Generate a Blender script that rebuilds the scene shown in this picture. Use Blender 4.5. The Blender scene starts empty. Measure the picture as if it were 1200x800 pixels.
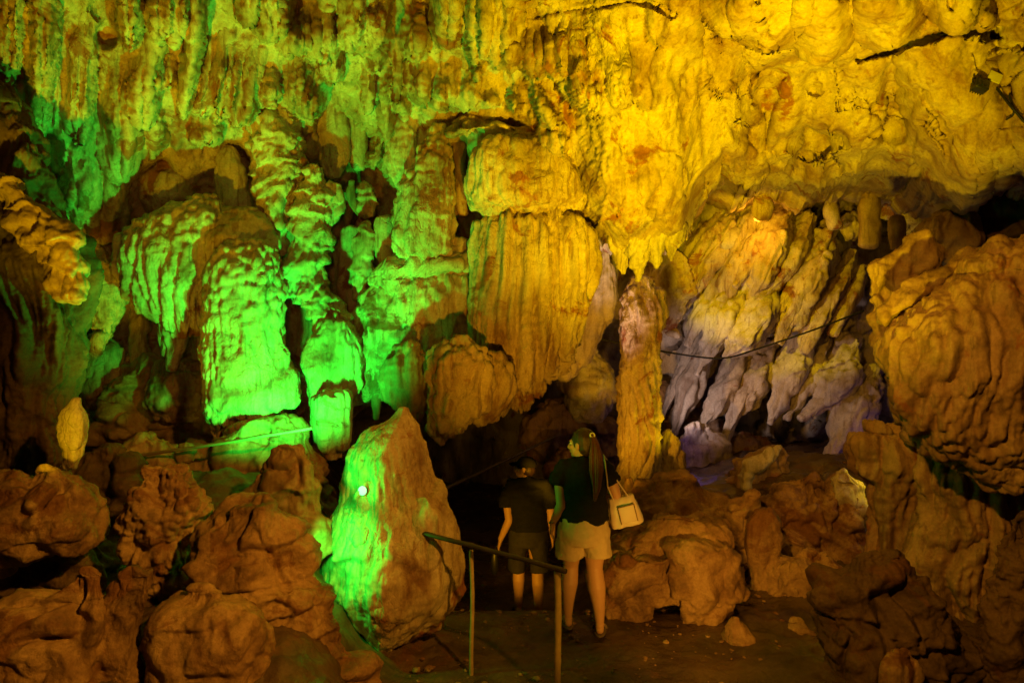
import bpy, bmesh, math, random
import numpy as np
from mathutils import Vector, Matrix

SC = bpy.context.scene
COL = SC.collection
rng = np.random.default_rng(7)
R = math.radians
F = 800.0            # focal length in photo pixels (24 mm lens on a 36 mm sensor, 1200 px wide)
EYE = 2.3            # camera height above the path

# ------------------------------------------------------------------ numpy noise
_perm = np.random.default_rng(11).permutation(256).astype(np.int64)
_perm = np.concatenate([_perm, _perm, _perm])
_g = np.random.default_rng(5).normal(size=(256, 3))
_g /= np.linalg.norm(_g, axis=1)[:, None]
_jit = np.random.default_rng(9).random((256, 3))

def _h(i, j, k):
    return _perm[_perm[_perm[i & 255] + (j & 255)] + (k & 255)]

def pn(p):
    """gradient noise in about -1..1"""
    p = np.asarray(p, float)
    i = np.floor(p).astype(np.int64)
    f = p - i
    w = f * f * f * (f * (f * 6 - 15) + 10)
    out = 0
    for a in (0, 1):
        wa = w[:, 0] if a else 1 - w[:, 0]
        for b in (0, 1):
            wb = w[:, 1] if b else 1 - w[:, 1]
            for c in (0, 1):
                wc = w[:, 2] if c else 1 - w[:, 2]
                g = _g[_h(i[:, 0] + a, i[:, 1] + b, i[:, 2] + c)]
                d = g[:, 0] * (f[:, 0] - a) + g[:, 1] * (f[:, 1] - b) + g[:, 2] * (f[:, 2] - c)
                out = out + wa * wb * wc * d
    return out * 1.6

def fbm(p, o=4, gain=.5):
    s, a, t = 0, 1.0, 0
    p = np.array(p, float)
    for k in range(o):
        s = s + a * pn(p + 17.3 * k)
        t += a
        a *= gain
        p = p * 2.03
    return s / t

def billow(p, o=2):
    s, a, t = 0, 1.0, 0
    p = np.array(p, float)
    for k in range(o):
        s = s + a * np.minimum(np.abs(pn(p + 9.1 * k)) * 2.2, 1)
        t += a
        a *= .45
        p = p * 2.1
    return s / t

def vor(p):
    """distance to the nearest jittered cell point, and to the second"""
    p = np.asarray(p, float)
    i = np.floor(p).astype(np.int64)
    f = p - i
    f1 = np.full(len(p), 9.0)
    f2 = np.full(len(p), 9.0)
    for a in (-1, 0, 1):
        for b in (-1, 0, 1):
            for c in (-1, 0, 1):
                j = _jit[_h(i[:, 0] + a, i[:, 1] + b, i[:, 2] + c)]
                d = np.sqrt((j[:, 0] + a - f[:, 0]) ** 2 + (j[:, 1] + b - f[:, 1]) ** 2 + (j[:, 2] + c - f[:, 2]) ** 2)
                m = d < f1
                f2 = np.where(m, f1, np.minimum(f2, d))
                f1 = np.where(m, d, f1)
    return f1, f2

def facets(p, sharp=9.0):
    """soft-edged fracture planes: every cell tilts its own way"""
    p = np.asarray(p, float)
    i = np.floor(p).astype(np.int64)
    f = p - i
    num = np.zeros(len(p)); den = np.full(len(p), 1e-12)
    for a in (-1, 0, 1):
        for b in (-1, 0, 1):
            for c in (-1, 0, 1):
                hh = _h(i[:, 0] + a, i[:, 1] + b, i[:, 2] + c)
                o = f - (_jit[hh] + np.array([a, b, c]))
                w = np.exp(-sharp * np.sum(o * o, 1))
                num += w * (np.sum(_g[(hh * 7 + 13) & 255] * o, 1) + .35 * (_jit[hh, 0] - .5))
                den += w
    return num / den

def sstep(a, b, x):
    t = np.clip((x - a) / (b - a), 0, 1)
    return t * t * (3 - 2 * t)

def pchip(x, y, xs):
    x = np.asarray(x, float); y = np.asarray(y, float)
    h = np.diff(x); d = np.diff(y) / h
    m = np.zeros_like(y)
    if len(x) > 2:
        for k in range(1, len(x) - 1):
            if d[k - 1] * d[k] > 0:
                w1 = 2 * h[k] + h[k - 1]; w2 = h[k] + 2 * h[k - 1]
                m[k] = (w1 + w2) / (w1 / d[k - 1] + w2 / d[k])
    m[0] = d[0]; m[-1] = d[-1]
    i = np.clip(np.searchsorted(x, xs) - 1, 0, len(x) - 2)
    t = (xs - x[i]) / h[i]
    h00 = 2 * t ** 3 - 3 * t ** 2 + 1; h10 = t ** 3 - 2 * t ** 2 + t
    h01 = -2 * t ** 3 + 3 * t ** 2; h11 = t ** 3 - t ** 2
    return h00 * y[i] + h10 * h[i] * m[i] + h01 * y[i + 1] + h11 * h[i] * m[i + 1]

# ------------------------------------------------------------------ mesh helpers
def P(u, v, d):
    """the point that lies d metres into the cave, seen at photo pixel (u, v) of the level camera"""
    return ((u - 600.0) / F * d, d, EYE + (400.0 - v) / F * d)

def mesh_np(name, verts, quads, mat=None, parent=None, tris=None):
    me = bpy.data.meshes.new(name)
    verts = np.asarray(verts, np.float32)
    quads = np.asarray(quads, np.int32).reshape(-1, 4)
    nt = 0 if tris is None else len(tris)
    nq = len(quads)
    me.vertices.add(len(verts))
    me.vertices.foreach_set('co', verts.ravel())
    loops = quads.ravel()
    start = np.arange(nq, dtype=np.int32) * 4
    tot = np.full(nq, 4, np.int32)
    if nt:
        tris = np.asarray(tris, np.int32)
        start = np.concatenate([start, nq * 4 + np.arange(nt, dtype=np.int32) * 3])
        tot = np.concatenate([tot, np.full(nt, 3, np.int32)])
        loops = np.concatenate([loops, tris.ravel()])
    me.loops.add(len(loops))
    me.loops.foreach_set('vertex_index', loops.astype(np.int32))
    me.polygons.add(nq + nt)
    me.polygons.foreach_set('loop_start', start)
    me.polygons.foreach_set('loop_total', tot)
    me.polygons.foreach_set('use_smooth', np.ones(nq + nt, bool))
    me.update(calc_edges=True)
    me.validate()
    o = bpy.data.objects.new(name, me)
    COL.objects.link(o)
    if mat:
        me.materials.append(mat)
    if parent is not None:
        o.parent = parent
    return o

def tag(o, label=None, cat=None, group=None, kind=None):
    if label: o['label'] = label
    if cat: o['category'] = cat
    if group: o['group'] = group
    if kind: o['kind'] = kind
    return o

def empty(name, loc, label, cat, group=None):
    o = bpy.data.objects.new(name, None)
    COL.objects.link(o)
    o.location = loc
    o.empty_display_size = .1
    return tag(o, label, cat, group)

def grid_quads(M, N, wrap):
    """rows M, columns N; wrap closes each row into a ring"""
    i = np.arange(M - 1)[:, None]
    j = np.arange(N if wrap else N - 1)[None, :]
    j2 = (j + 1) % N
    a = i * N + j; b = i * N + j2
    return np.stack([a, b, b + N, a + N], -1).reshape(-1, 4)

def grid_normals(V, wrap):
    """V (M, N, 3)"""
    if wrap:
        du = np.roll(V, -1, 1) - np.roll(V, 1, 1)
    else:
        du = np.gradient(V, axis=1)
    dv = np.gradient(V, axis=0)
    n = np.cross(du, dv)
    n /= np.maximum(np.linalg.norm(n, axis=2), 1e-9)[..., None]
    return n

STY = {
    # lump, flute, pop, ledge, fine: (amplitude in metres, frequency per metre, ...)
    'drape':  dict(lump=(.06, 2.2), flute=(.12, 5.5, .08), flute2=(.035, 17, .06), fine=(.010, 20), ledge=(.006, 2.5), scale=(.006, 16), fw=.12),
    'drapefine': dict(lump=(.04, 1.8), flute=(.12, 6, .04), flute2=(.06, 17, .03), fine=(.007, 24), fw=.07),
    'popdrape': dict(lump=(.055, 2.2), flute=(.10, 7.5, .06), flute2=(.03, 20, .05), poptop=(.05, 13, .8), scale=(.012, 17), fine=(.010, 22), ledge=(.008, 3.0), fw=.10),
    'pop':    dict(lump=(.08, 3.0), pop=(.06, 9, .9), scale=(.022, 16), fine=(.012, 22), ledge=(.05, 4)),
    'column': dict(lump=(.028, 2.4), flute=(.09, 9, .06), flute2=(.035, 24, .05), scale=(.010, 20), fine=(.010, 24), ledge=(.012, 4)),
    'rock':   dict(lump=(.09, 1.3), crack=(.07, 1.5), plane=(.16, 1.7), plane2=(.07, 4.2), rough=(.055, 4.5), fine=(.016, 13), strata=(.05, 5.5)),
    'smooth': dict(lump=(.10, 1.1), crack=(.08, 1.3), plane=(.10, 1.5), plane2=(.035, 4.0), rough=(.036, 4.0), fine=(.012, 12), strata=(.03, 4.0)),
    'stone':  dict(lump=(.05, 1.6), flute=(.09, 5, .08), flute2=(.035, 14, .06), plane=(.10, 2.2), rough=(.03, 6), fine=(.012, 18)),
    'knob':   dict(lump=(.12, 2.6), pop=(.08, 6.5, 1), scale=(.022, 13), fine=(.03, 12)),
    'flow':   dict(lump=(.08, 1.4), flute=(.17, 3.6, .08), flute2=(.06, 11, .06), rough=(.035, 5), fine=(.012, 15)),
    'blade':  dict(lump=(.08, 1.3), flute=(.19, 4.5, .07), flute2=(.07, 12, .06), fine=(.016, 12), rough=(.06, 3.2), fw=.12),
}

def warp_space(V, amp=1.0):
    """one slow wobble of all space, so that no outline stays ruled"""
    p = V * 2.1
    w = np.stack([pn(p + 3.3), pn(p + 51.7), pn(p + 93.1)], 1) * .042
    p = V * 6.3
    w += np.stack([pn(p + 13.3), pn(p + 151.7), pn(p + 193.1)], 1) * .020
    return V + w * amp

def displace(V, n, style, seed, s=1.0, frame=None):
    """V, n flat (K,3); returns the outward displacement; frame: matrix turning V into flow space (z along the flow)"""
    p = V + np.array([seed * 3.17, seed * 1.31, seed * .77])
    q = p if frame is None else p @ frame
    st = STY[style]
    h = np.zeros(len(V))
    warp = np.stack([pn(p * 1.3), pn(p * 1.3 + 31), pn(p * 1.3 + 57)], 1)
    if 'lump' in st:
        a, f = st['lump']
        h += a * fbm(p * f / s ** .5, 4) * 1.6
    if 'flute' in st:
        a, f, sq = st['flute']
        fq = (q + st.get('fw', .22) * warp) * np.array([f, f, f * sq])
        mod = .45 + .55 * sstep(-.3, .35, pn(p * 1.1 + 5))
        h += a * (billow(fq, 2) - .4) * mod
    if 'flute2' in st:
        a, f, sq = st['flute2']
        fq = (q + .06 * warp) * np.array([f, f, f * sq]) + 7
        h += a * (billow(fq, 2) - .4) * (.3 + .7 * sstep(-.25, .25, pn(p * 1.9 + 25)))
    if 'scale' in st:
        a, f = st['scale']
        f1, f2 = vor((q + .05 * warp) * np.array([f, f, f * .7]) + 3)
        h += a * (sstep(0, .28, f2 - f1) - .7) * (.2 + .8 * sstep(-.25, .3, pn(p * 1.4 + 71)))
    if 'pop' in st:
        a, f, st_ = st['pop']
        f1, f2 = vor((q + .03 * warp) * np.array([f, f, f * .75 * st_]))
        mod = sstep(-.35, .25, pn(p * 1.7 + 11))
        h += a * (1 - np.clip(f1 / .75, 0, 1) ** 2 - .5) * (.25 + .75 * mod)
    if 'ledge' in st:
        a, f = st['ledge']
        ph = -q[:, 2] * f + 1.3 * fbm(p * 1.6, 3) * 2
        fr = ph - np.floor(ph)
        h += a * (fr ** 1.4 * (1 - sstep(.88, 1, fr)) - .4) * 1.5
    if 'crack' in st:
        a, f = st['crack']
        r = np.abs(fbm(p * f + .5 * warp, 3))
        h -= a * (1 - sstep(0, .09, r)) * sstep(-.2, .3, pn(p * 1.2 + 40))
    for key in ('plane', 'plane2'):
        if key in st:
            a, f = st[key]
            h += a / f ** .3 * facets(p * f + .18 * warp, 26)
    if 'strata' in st:      # broken bedding: terraces along a tilted axis, only here and there
        a, f = st['strata']
        r_ = random.Random(seed)
        ax = np.array([r_.uniform(-.6, .6), r_.uniform(-.4, .4), 1.0]); ax /= np.linalg.norm(ax)
        ph = (p @ ax) * f + 1.1 * fbm(p * 1.1 + 5, 3)
        fr = ph - np.floor(ph)
        h += a * (sstep(0, .14, fr) * (1 - .9 * fr) - .4) * sstep(-.15, .25, pn(p * 1.0 + 61))
    if 'rough' in st:
        a, f = st['rough']
        h += a * (fbm(p * f + .3 * warp, 5, .58) * 1.6 - .6 * np.abs(fbm(p * f * .8 + 9, 3)))
    if 'poptop' in st:      # knobbly shoulders that give way to clean ribs lower down
        a, f, st_ = st['poptop']
        z = V[:, 2]; tz = (z - z.min()) / max(np.ptp(z), 1e-6)
        f1, f2 = vor((q + .03 * warp) * np.array([f, f, f * st_]))
        mk = sstep(.42, .8, tz + .25 * pn(p * 2.2))
        h = h * (1 - .6 * mk) + a * mk * (1 - np.clip(f1 / .75, 0, 1) ** 2 - .4)
    if 'facet' in st:
        a, f = st['facet']
        f1, f2 = vor(p * f * .8 + .35 * warp)
        h += a * (np.clip(f2 - f1, 0, .5) * 2 - .5)
    if 'fine' in st:
        a, f = st['fine']
        h += a * fbm(p * f, 4, .6) * 1.6
    return h * s

PX = 1.9   # target mesh edge in photo pixels

def ring_loft(rows, d, k, p=.85, px=PX, cap=.5):
    r = np.array([tuple(x) + (d,) * (4 - len(x)) if len(x) < 4 else tuple(x) for x in rows], float)
    v0, v1 = r[0, 0], r[-1, 0]
    M = max(int((v1 - v0) / px), 6)
    vs = np.linspace(v0, v1, M)
    c = pchip(r[:, 0], (r[:, 1] + r[:, 2]) / 2, vs)
    hw = pchip(r[:, 0], np.log((r[:, 2] - r[:, 1]) / 2), vs)
    hw = np.exp(hw)
    dd = pchip(r[:, 0], r[:, 3], vs)
    # rounded caps
    def caprows(v, cc, h, d_, sgn):
        K = max(int(h * 1.2 / px), 3)
        t = np.linspace(0, math.pi / 2, K + 1)[1:]
        t[-1] = math.pi / 2 - .04
        return v + sgn * cap * h * np.sin(t), np.full(K, cc), h * np.cos(t), np.full(K, d_)
    a = caprows(v0, c[0], hw[0], dd[0], -1); b = caprows(v1, c[-1], hw[-1], dd[-1], 1)
    vs = np.concatenate([a[0][::-1], vs, b[0]]); c = np.concatenate([a[1][::-1], c, b[1]])
    hw = np.concatenate([a[2][::-1], hw, b[2]]); dd = np.concatenate([a[3][::-1], dd, b[3]])
    mx = hw.max()
    N = int(np.clip(2 * math.pi * mx * math.sqrt((1 + k * k) / 2) / px, 20, 460))
    th = np.arange(N) / N * 2 * math.pi
    ct, s_ = np.cos(th), np.sin(th)
    ct = np.sign(ct) * np.abs(ct) ** p; s_ = np.sign(s_) * np.abs(s_) ** p
    hwW = hw / F * dd
    x = ((c - 600) / F * dd)[:, None] + hwW[:, None] * ct[None]
    y = dd[:, None] - k * hwW[:, None] * s_[None]
    z = (EYE + (400 - vs) / F * dd)[:, None] + np.zeros((1, N))
    return np.stack([x, y, z], -1), hwW, vs

def finish_loft(V, style, seed, s, fringe=0, frame=None, lim=None, wob=1.0):
    M, N, _ = V.shape
    n = grid_normals(V, True)
    cen = V.mean(1, keepdims=True)
    sg = np.sign(np.sum(n * (V - cen), 2).mean())
    n = n * (sg if sg else 1)
    flat = V.reshape(-1, 3)
    if lim is not None:
        flat = flat + (warp_space(flat) - flat) * np.repeat(np.minimum(lim, min(1, s)), N)[:, None] * wob
    h = displace(flat, n.reshape(-1, 3), style, seed, s, frame)
    if lim is not None:
        h = h * np.repeat(lim, N)
    W = flat + n.reshape(-1, 3) * h[:, None]
    if fringe:
        t = np.repeat(np.linspace(0, 1, M), N)
        pp = flat * np.array([9, 9, .6]) + seed
        W[:, 2] -= fringe * (billow(pp, 2) - .35) * sstep(.72, 1, t)
    top = W[:N].mean(0); bot = W[-N:].mean(0)
    verts = np.concatenate([W, [top], [bot]])
    q = grid_quads(M, N, True)
    j = np.arange(N); j2 = (j + 1) % N
    t1 = np.stack([np.full(N, M * N), j2, j], 1)
    base = (M - 1) * N
    t2 = np.stack([np.full(N, M * N + 1), base + j, base + j2], 1)
    tr = np.concatenate([t1, t2])
    if sg < 0:
        pass
    return verts, q, tr

_seed = [1]
def formation(name, label, cat, lofts, mat, group=None):
    """one rock thing out of one or more lofts; each loft: dict(rows, d, k, style, s, fringe, p)"""
    VV, QQ, TT, off = [], [], [], 0
    for L in lofts:
        _seed[0] += 1
        V, hwW, vs = ring_loft(L['rows'], L.get('d', 7), L.get('k', .7), L.get('p', .85), L.get('px', PX), L.get('cap', .5))
        mxw = hwW.max()
        lim = np.clip(hwW / (.35 * mxw), .12, 1) ** .8
        s = L.get('s', 1.0) * min(1.0, (mxw / .28) ** .8)
        v, q, t = finish_loft(V, L.get('style', 'drape'), _seed[0], s, L.get('fringe', 0), None, lim, L.get('wob', 1.0))
        VV.append(v); QQ.append(q + off); TT.append(t + off); off += len(v)
    o = mesh_np(name, np.concatenate(VV), np.concatenate(QQ), mat, tris=np.concatenate(TT))
    return tag(o, label, cat, group)

def blade_mesh(path, w, d0, d1, k, style, s=1.0, px=PX, p=1.0):
    """a slanted slab: path of (u, v, halfwidth px) from d0 to d1"""
    _seed[0] += 1
    a = np.array(path, float)
    L = np.concatenate([[0], np.cumsum(np.hypot(np.diff(a[:, 0]), np.diff(a[:, 1])))])
    M = max(int(L[-1] / px), 8)
    t = np.linspace(0, L[-1], M)
    u = pchip(L, a[:, 0], t); v = pchip(L, a[:, 1], t); hw = np.exp(pchip(L, np.log(a[:, 2] * w), t))
    dd = d0 + (d1 - d0) * t / L[-1]
    tu = np.gradient(u); tv = np.gradient(v); l = np.hypot(tu, tv); tu /= l; tv /= l
    # caps
    h0, h1 = hw[0], hw[-1]
    K = 6
    tt = np.linspace(0, math.pi / 2 - .05, K + 1)[1:]
    def ext(i, sg, h):
        return u[i] + sg * tu[i] * .7 * h * np.sin(tt), v[i] + sg * tv[i] * .7 * h * np.sin(tt), h * np.cos(tt), np.full(K, tu[i]), np.full(K, tv[i]), np.full(K, dd[i])
    A = ext(0, -1, h0); B = ext(-1, 1, h1)
    cat = lambda x, m, y: np.concatenate([x[::-1], m, y])
    u, v, hw, tu, tv, dd = [cat(A[i], m, B[i]) for i, m in enumerate((u, v, hw, tu, tv, dd))]
    N = int(np.clip(2 * math.pi * hw.max() * math.sqrt((1 + k * k) / 2) / px, 18, 300))
    th = np.arange(N) / N * 2 * math.pi
    ct, st = np.cos(th), np.sin(th)
    ct = np.sign(ct) * np.abs(ct) ** p; st = np.sign(st) * np.abs(st) ** p
    pxm = dd / F
    cx = (u - 600) * pxm; cz = EYE + (400 - v) * pxm
    # across direction in the picture plane: (tv, -tu) -> world (x, z) = (tv, tu)
    x = cx[:, None] + (hw * pxm * tv)[:, None] * ct
    z = cz[:, None] + (hw * pxm * tu)[:, None] * ct
    y = dd[:, None] - (k * hw * pxm)[:, None] * st
    V = np.stack([x, y, z], -1)
    mu, mv = (a[-1, 0] - a[0, 0]), (a[-1, 1] - a[0, 1])
    ln = math.hypot(mu, mv); mu /= ln; mv /= ln
    ax = np.array([mu, 0, -mv]); b = np.array([-mv, 0, -mu]); c = np.array([0, 1, 0])
    frame = np.stack([b, c, ax], 1)
    hwW = hw * pxm
    mxw = hwW.max()
    lim = np.clip(hwW / (.35 * mxw), .12, 1) ** .8
    return finish_loft(V, style, _seed[0], s * min(1, (mxw / .28) ** .8), 0, frame, lim)

def blade(name, label, cat, parts, mat, group=None):
    VV, QQ, TT, off = [], [], [], 0
    for kw in parts:
        v, q, t = blade_mesh(**kw)
        VV.append(v); QQ.append(q + off); TT.append(t + off); off += len(v)
    o = mesh_np(name, np.concatenate(VV), np.concatenate(QQ), mat, tris=np.concatenate(TT))
    return tag(o, label, cat, group)

# ------------------------------------------------------------------ soft solids for the people and small things
def tube_bm(bm, pts, radii, seg=12, capk=.6):
    """tapered tube through world points; radii (rx, ry) or r each; round ends"""
    pts = [Vector(p) for p in pts]
    rad = [(r, r) if isinstance(r, (int, float)) else r for r in radii]
    rings = []
    n = len(pts)
    ref = Vector((1, 0, 0))
    for i, p in enumerate(pts):
        t = (pts[min(i + 1, n - 1)] - pts[max(i - 1, 0)]).normalized()
        a = ref - t * ref.dot(t)
        if a.length < .2:
            a = Vector((0, 1, 0)) - t * t.y
        a.normalize(); b = t.cross(a)
        rings.append((p, t, a, b, rad[i]))
    full = []
    p, t, a, b, r = rings[0]
    for ang in (75, 50, 25):
        c, s = math.cos(R(ang)), math.sin(R(ang))
        full.append((p - t * (s * capk * (r[0] + r[1]) / 2), a, b, (r[0] * c, r[1] * c)))
    for p, t, a, b, r in rings:
        full.append((p, a, b, r))
    p, t, a, b, r = rings[-1]
    for ang in (25, 50, 75):
        c, s = math.cos(R(ang)), math.sin(R(ang))
        full.append((p + t * (s * capk * (r[0] + r[1]) / 2), a, b, (r[0] * c, r[1] * c)))
    vr = []
    for p, a, b, r in full:
        vr.append([bm.verts.new(p + a * (r[0] * math.cos(2 * math.pi * j / seg)) + b * (r[1] * math.sin(2 * math.pi * j / seg))) for j in range(seg)])
    for i in range(len(vr) - 1):
        for j in range(seg):
            bm.faces.new((vr[i][j], vr[i][(j + 1) % seg], vr[i + 1][(j + 1) % seg], vr[i + 1][j]))
    bm.faces.new(vr[0][::-1]); bm.faces.new(vr[-1])

def ell_bm(bm, c, r, rot=None, seg=20):
    m = Matrix.Translation(Vector(c))
    if rot is not None:
        m = m @ rot
    m = m @ Matrix.Diagonal((r[0], r[1], r[2], 1))
    bmesh.ops.create_uvsphere(bm, u_segments=seg, v_segments=seg // 2 + 2, radius=1, matrix=m)

def box_bm(bm, c, s, rot=None, bevel=0):
    m = Matrix.Translation(Vector(c))
    if rot is not None:
        m = m @ rot
    m = m @ Matrix.Diagonal((s[0], s[1], s[2], 1))
    r = bmesh.ops.create_cube(bm, size=1, matrix=m)
    if bevel:
        es = list({e for v in r['verts'] for e in v.link_edges})
        bmesh.ops.bevel(bm, geom=es, offset=bevel, segments=2, affect='EDGES', profile=.6)

def bm_obj(name, bm, mat, parent=None, smooth=True):
    bmesh.ops.recalc_face_normals(bm, faces=bm.faces[:])
    me = bpy.data.meshes.new(name)
    bm.to_mesh(me); bm.free()
    if smooth:
        me.polygons.foreach_set('use_smooth', np.ones(len(me.polygons), bool))
    if mat: me.materials.append(mat)
    o = bpy.data.objects.new(name, me)
    COL.objects.link(o)
    if parent is not None:
        o.parent = parent
        o.matrix_parent_inverse = Matrix.Translation(-Vector(parent.location))
    return o

def fuse(name, bm, mat, parent, voxel=.008, smooth=4, noise=None):
    """one continuous skin over the shapes in bm"""
    o = bm_obj(name, bm, None)
    m = o.modifiers.new('r', 'REMESH'); m.mode = 'VOXEL'; m.voxel_size = voxel
    if smooth:
        s = o.modifiers.new('s', 'SMOOTH'); s.factor = .5; s.iterations = smooth
    dg = bpy.context.evaluated_depsgraph_get()
    me = bpy.data.meshes.new_from_object(o.evaluated_get(dg))
    o.modifiers.clear()
    old = o.data
    o.data = me
    bpy.data.meshes.remove(old)
    me.name = name
    if noise:
        co = np.empty(len(me.vertices) * 3, np.float32); me.vertices.foreach_get('co', co)
        no = np.empty(len(me.vertices) * 3, np.float32); me.vertices.foreach_get('normal', no)
        co = co.reshape(-1, 3).astype(float); no = no.reshape(-1, 3)
        h = np.zeros(len(co))
        for amp, f in noise:
            h += amp * pn(co * np.array(f))
        co = co + no * h[:, None]
        me.vertices.foreach_set('co', co.astype(np.float32).ravel())
    me.polygons.foreach_set('use_smooth', np.ones(len(me.polygons), bool))
    me.materials.clear()
    me.materials.append(mat)
    if parent is not None:
        o.parent = parent
        o.matrix_parent_inverse = Matrix.Translation(-Vector(parent.location))
    return o
# ------------------------------------------------------------------ materials
def new_mat(name):
    m = bpy.data.materials.new(name); m.use_nodes = True
    nt = m.node_tree; nt.nodes.clear()
    out = nt.nodes.new('ShaderNodeOutputMaterial'); b = nt.nodes.new('ShaderNodeBsdfPrincipled')
    nt.links.new(b.outputs[0], out.inputs[0])
    return m, nt, b

def nd(nt, t, **kw):
    n = nt.nodes.new(t)
    for k, v in kw.items():
        if k in n.inputs.keys():
            n.inputs[k].default_value = v
        else:
            setattr(n, k, v)
    return n

def ramp(nt, fac, stops):
    r = nt.nodes.new('ShaderNodeValToRGB')
    e = r.color_ramp.elements
    while len(e) < len(stops): e.new(.5)
    for i, (p, c) in enumerate(stops):
        e[i].position = p
        e[i].color = c if len(c) == 4 else (*c, 1)
    nt.links.new(fac, r.inputs[0])
    return r.outputs[0]

def mix(nt, f, a, b, mode='MIX'):
    m = nt.nodes.new('ShaderNodeMix'); m.data_type = 'RGBA'; m.blend_type = mode
    for s, i in ((f, 0), (a, 6), (b, 7)):
        if isinstance(s, (int, float)): m.inputs[i].default_value = s
        elif isinstance(s, tuple): m.inputs[i].default_value = (*s, 1) if len(s) == 3 else s
        else: nt.links.new(s, m.inputs[i])
    return m.outputs[2]

def rock_mat(name, light, mid, stain, clay=(.27, .105, .045), clay_amt=.55, streak=True, rough=.75, spec=.25,
             bumps=((95, .45, .005), (30, .4, .008)), crackle=(22, .5, .010), stretch=.45, wet=False):
    m, nt, b = new_mat(name)
    L = nt.links
    geo = nd(nt, 'ShaderNodeNewGeometry')
    mp = nd(nt, 'ShaderNodeMapping'); mp.inputs['Scale'].default_value = (1, 1, stretch)
    L.new(geo.outputs['Position'], mp.inputs[0])
    mps = nd(nt, 'ShaderNodeMapping'); mps.inputs['Scale'].default_value = (1, 1, .12)
    L.new(geo.outputs['Position'], mps.inputs[0])
    n1 = nd(nt, 'ShaderNodeTexNoise', Scale=2.3, Detail=7.0, Roughness=.62, Distortion=.4); L.new(mp.outputs[0], n1.inputs['Vector'])
    c = ramp(nt, n1.outputs[0], [(.36, stain), (.47, mid), (.58, light)])
    if streak:
        n2 = nd(nt, 'ShaderNodeTexNoise', Scale=9.0, Detail=5.0, Roughness=.6); L.new(mps.outputs[0], n2.inputs['Vector'])
        f = ramp(nt, n2.outputs[0], [(.42, (0, 0, 0)), (.62, (.6, .6, .6))])
        c = mix(nt, f, c, mid)
        n2b = nd(nt, 'ShaderNodeTexNoise', Scale=16.0, Detail=4.0, Roughness=.6); L.new(mps.outputs[0], n2b.inputs['Vector'])
        f2 = ramp(nt, n2b.outputs[0], [(.54, (0, 0, 0)), (.66, (.7, .7, .7))])
        c = mix(nt, f2, c, stain)
    # red clay left lying on the rock in patches
    n3 = nd(nt, 'ShaderNodeTexNoise', Scale=1.9, Detail=8.0, Roughness=.66, Distortion=.8); L.new(geo.outputs['Position'], n3.inputs['Vector'])
    f3 = ramp(nt, n3.outputs[0], [(.64 - .16 * clay_amt, (0, 0, 0)), (.70 - .16 * clay_amt, (1, 1, 1))])
    c = mix(nt, f3, c, clay)
    # fine speckle
    n4 = nd(nt, 'ShaderNodeTexNoise', Scale=45.0, Detail=4.0, Roughness=.7); L.new(geo.outputs['Position'], n4.inputs['Vector'])
    f4 = ramp(nt, n4.outputs[0], [(.35, (.78, .76, .73)), (.62, (1.05, 1.04, 1.02))])
    c = mix(nt, 1.0, c, f4, 'MULTIPLY')
    L.new(c, b.inputs['Base Color'])
    b.inputs['Roughness'].default_value = rough
    b.inputs['Specular IOR Level'].default_value = spec
    rr = ramp(nt, n1.outputs[0], [(.35, (rough - .18,) * 3), (.65, (rough + .1,) * 3)])
    if wet:
        wn_ = nd(nt, 'ShaderNodeTexNoise', Scale=1.3, Detail=4.0); L.new(geo.outputs['Position'], wn_.inputs['Vector'])
        rr = ramp(nt, wn_.outputs[0], [(.46, (.18,) * 3), (.56, (.62,) * 3)])
    L.new(rr, b.inputs['Roughness'])
    prev = None
    if crackle:
        sc, st, dist = crackle
        wn = nd(nt, 'ShaderNodeTexNoise', Scale=7.0, Detail=3.0); L.new(mp.outputs[0], wn.inputs['Vector'])
        add = nd(nt, 'ShaderNodeVectorMath', operation='MULTIPLY_ADD')
        L.new(wn.outputs['Color'], add.inputs[0]); add.inputs[1].default_value = (.12, .12, .12); L.new(mp.outputs[0], add.inputs[2])
        v = nd(nt, 'ShaderNodeTexVoronoi', Scale=float(sc)); v.feature = 'DISTANCE_TO_EDGE'; L.new(add.outputs[0], v.inputs['Vector'])
        cr = ramp(nt, v.outputs[0], [(0, (0, 0, 0)), (.14, (1, 1, 1))])
        pm = nd(nt, 'ShaderNodeTexNoise', Scale=1.6, Detail=4.0); L.new(geo.outputs['Position'], pm.inputs['Vector'])
        pf = ramp(nt, pm.outputs[0], [(.45, (0, 0, 0)), (.60, (1, 1, 1))])
        cr = mix(nt, pf, (1, 1, 1), cr)
        bp = nd(nt, 'ShaderNodeBump', Strength=st, Distance=dist); L.new(cr, bp.inputs['Height']); prev = bp.outputs[0]
    for sc, st, dist in bumps:
        nn = nd(nt, 'ShaderNodeTexNoise', Scale=float(sc), Detail=6.0, Roughness=.65); L.new(mp.outputs[0], nn.inputs['Vector'])
        bp = nd(nt, 'ShaderNodeBump', Strength=st, Distance=dist); L.new(nn.outputs[0], bp.inputs['Height'])
        if prev is not None: L.new(prev, bp.inputs['Normal'])
        prev = bp.outputs[0]
    L.new(prev, b.inputs['Normal'])
    return m

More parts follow.
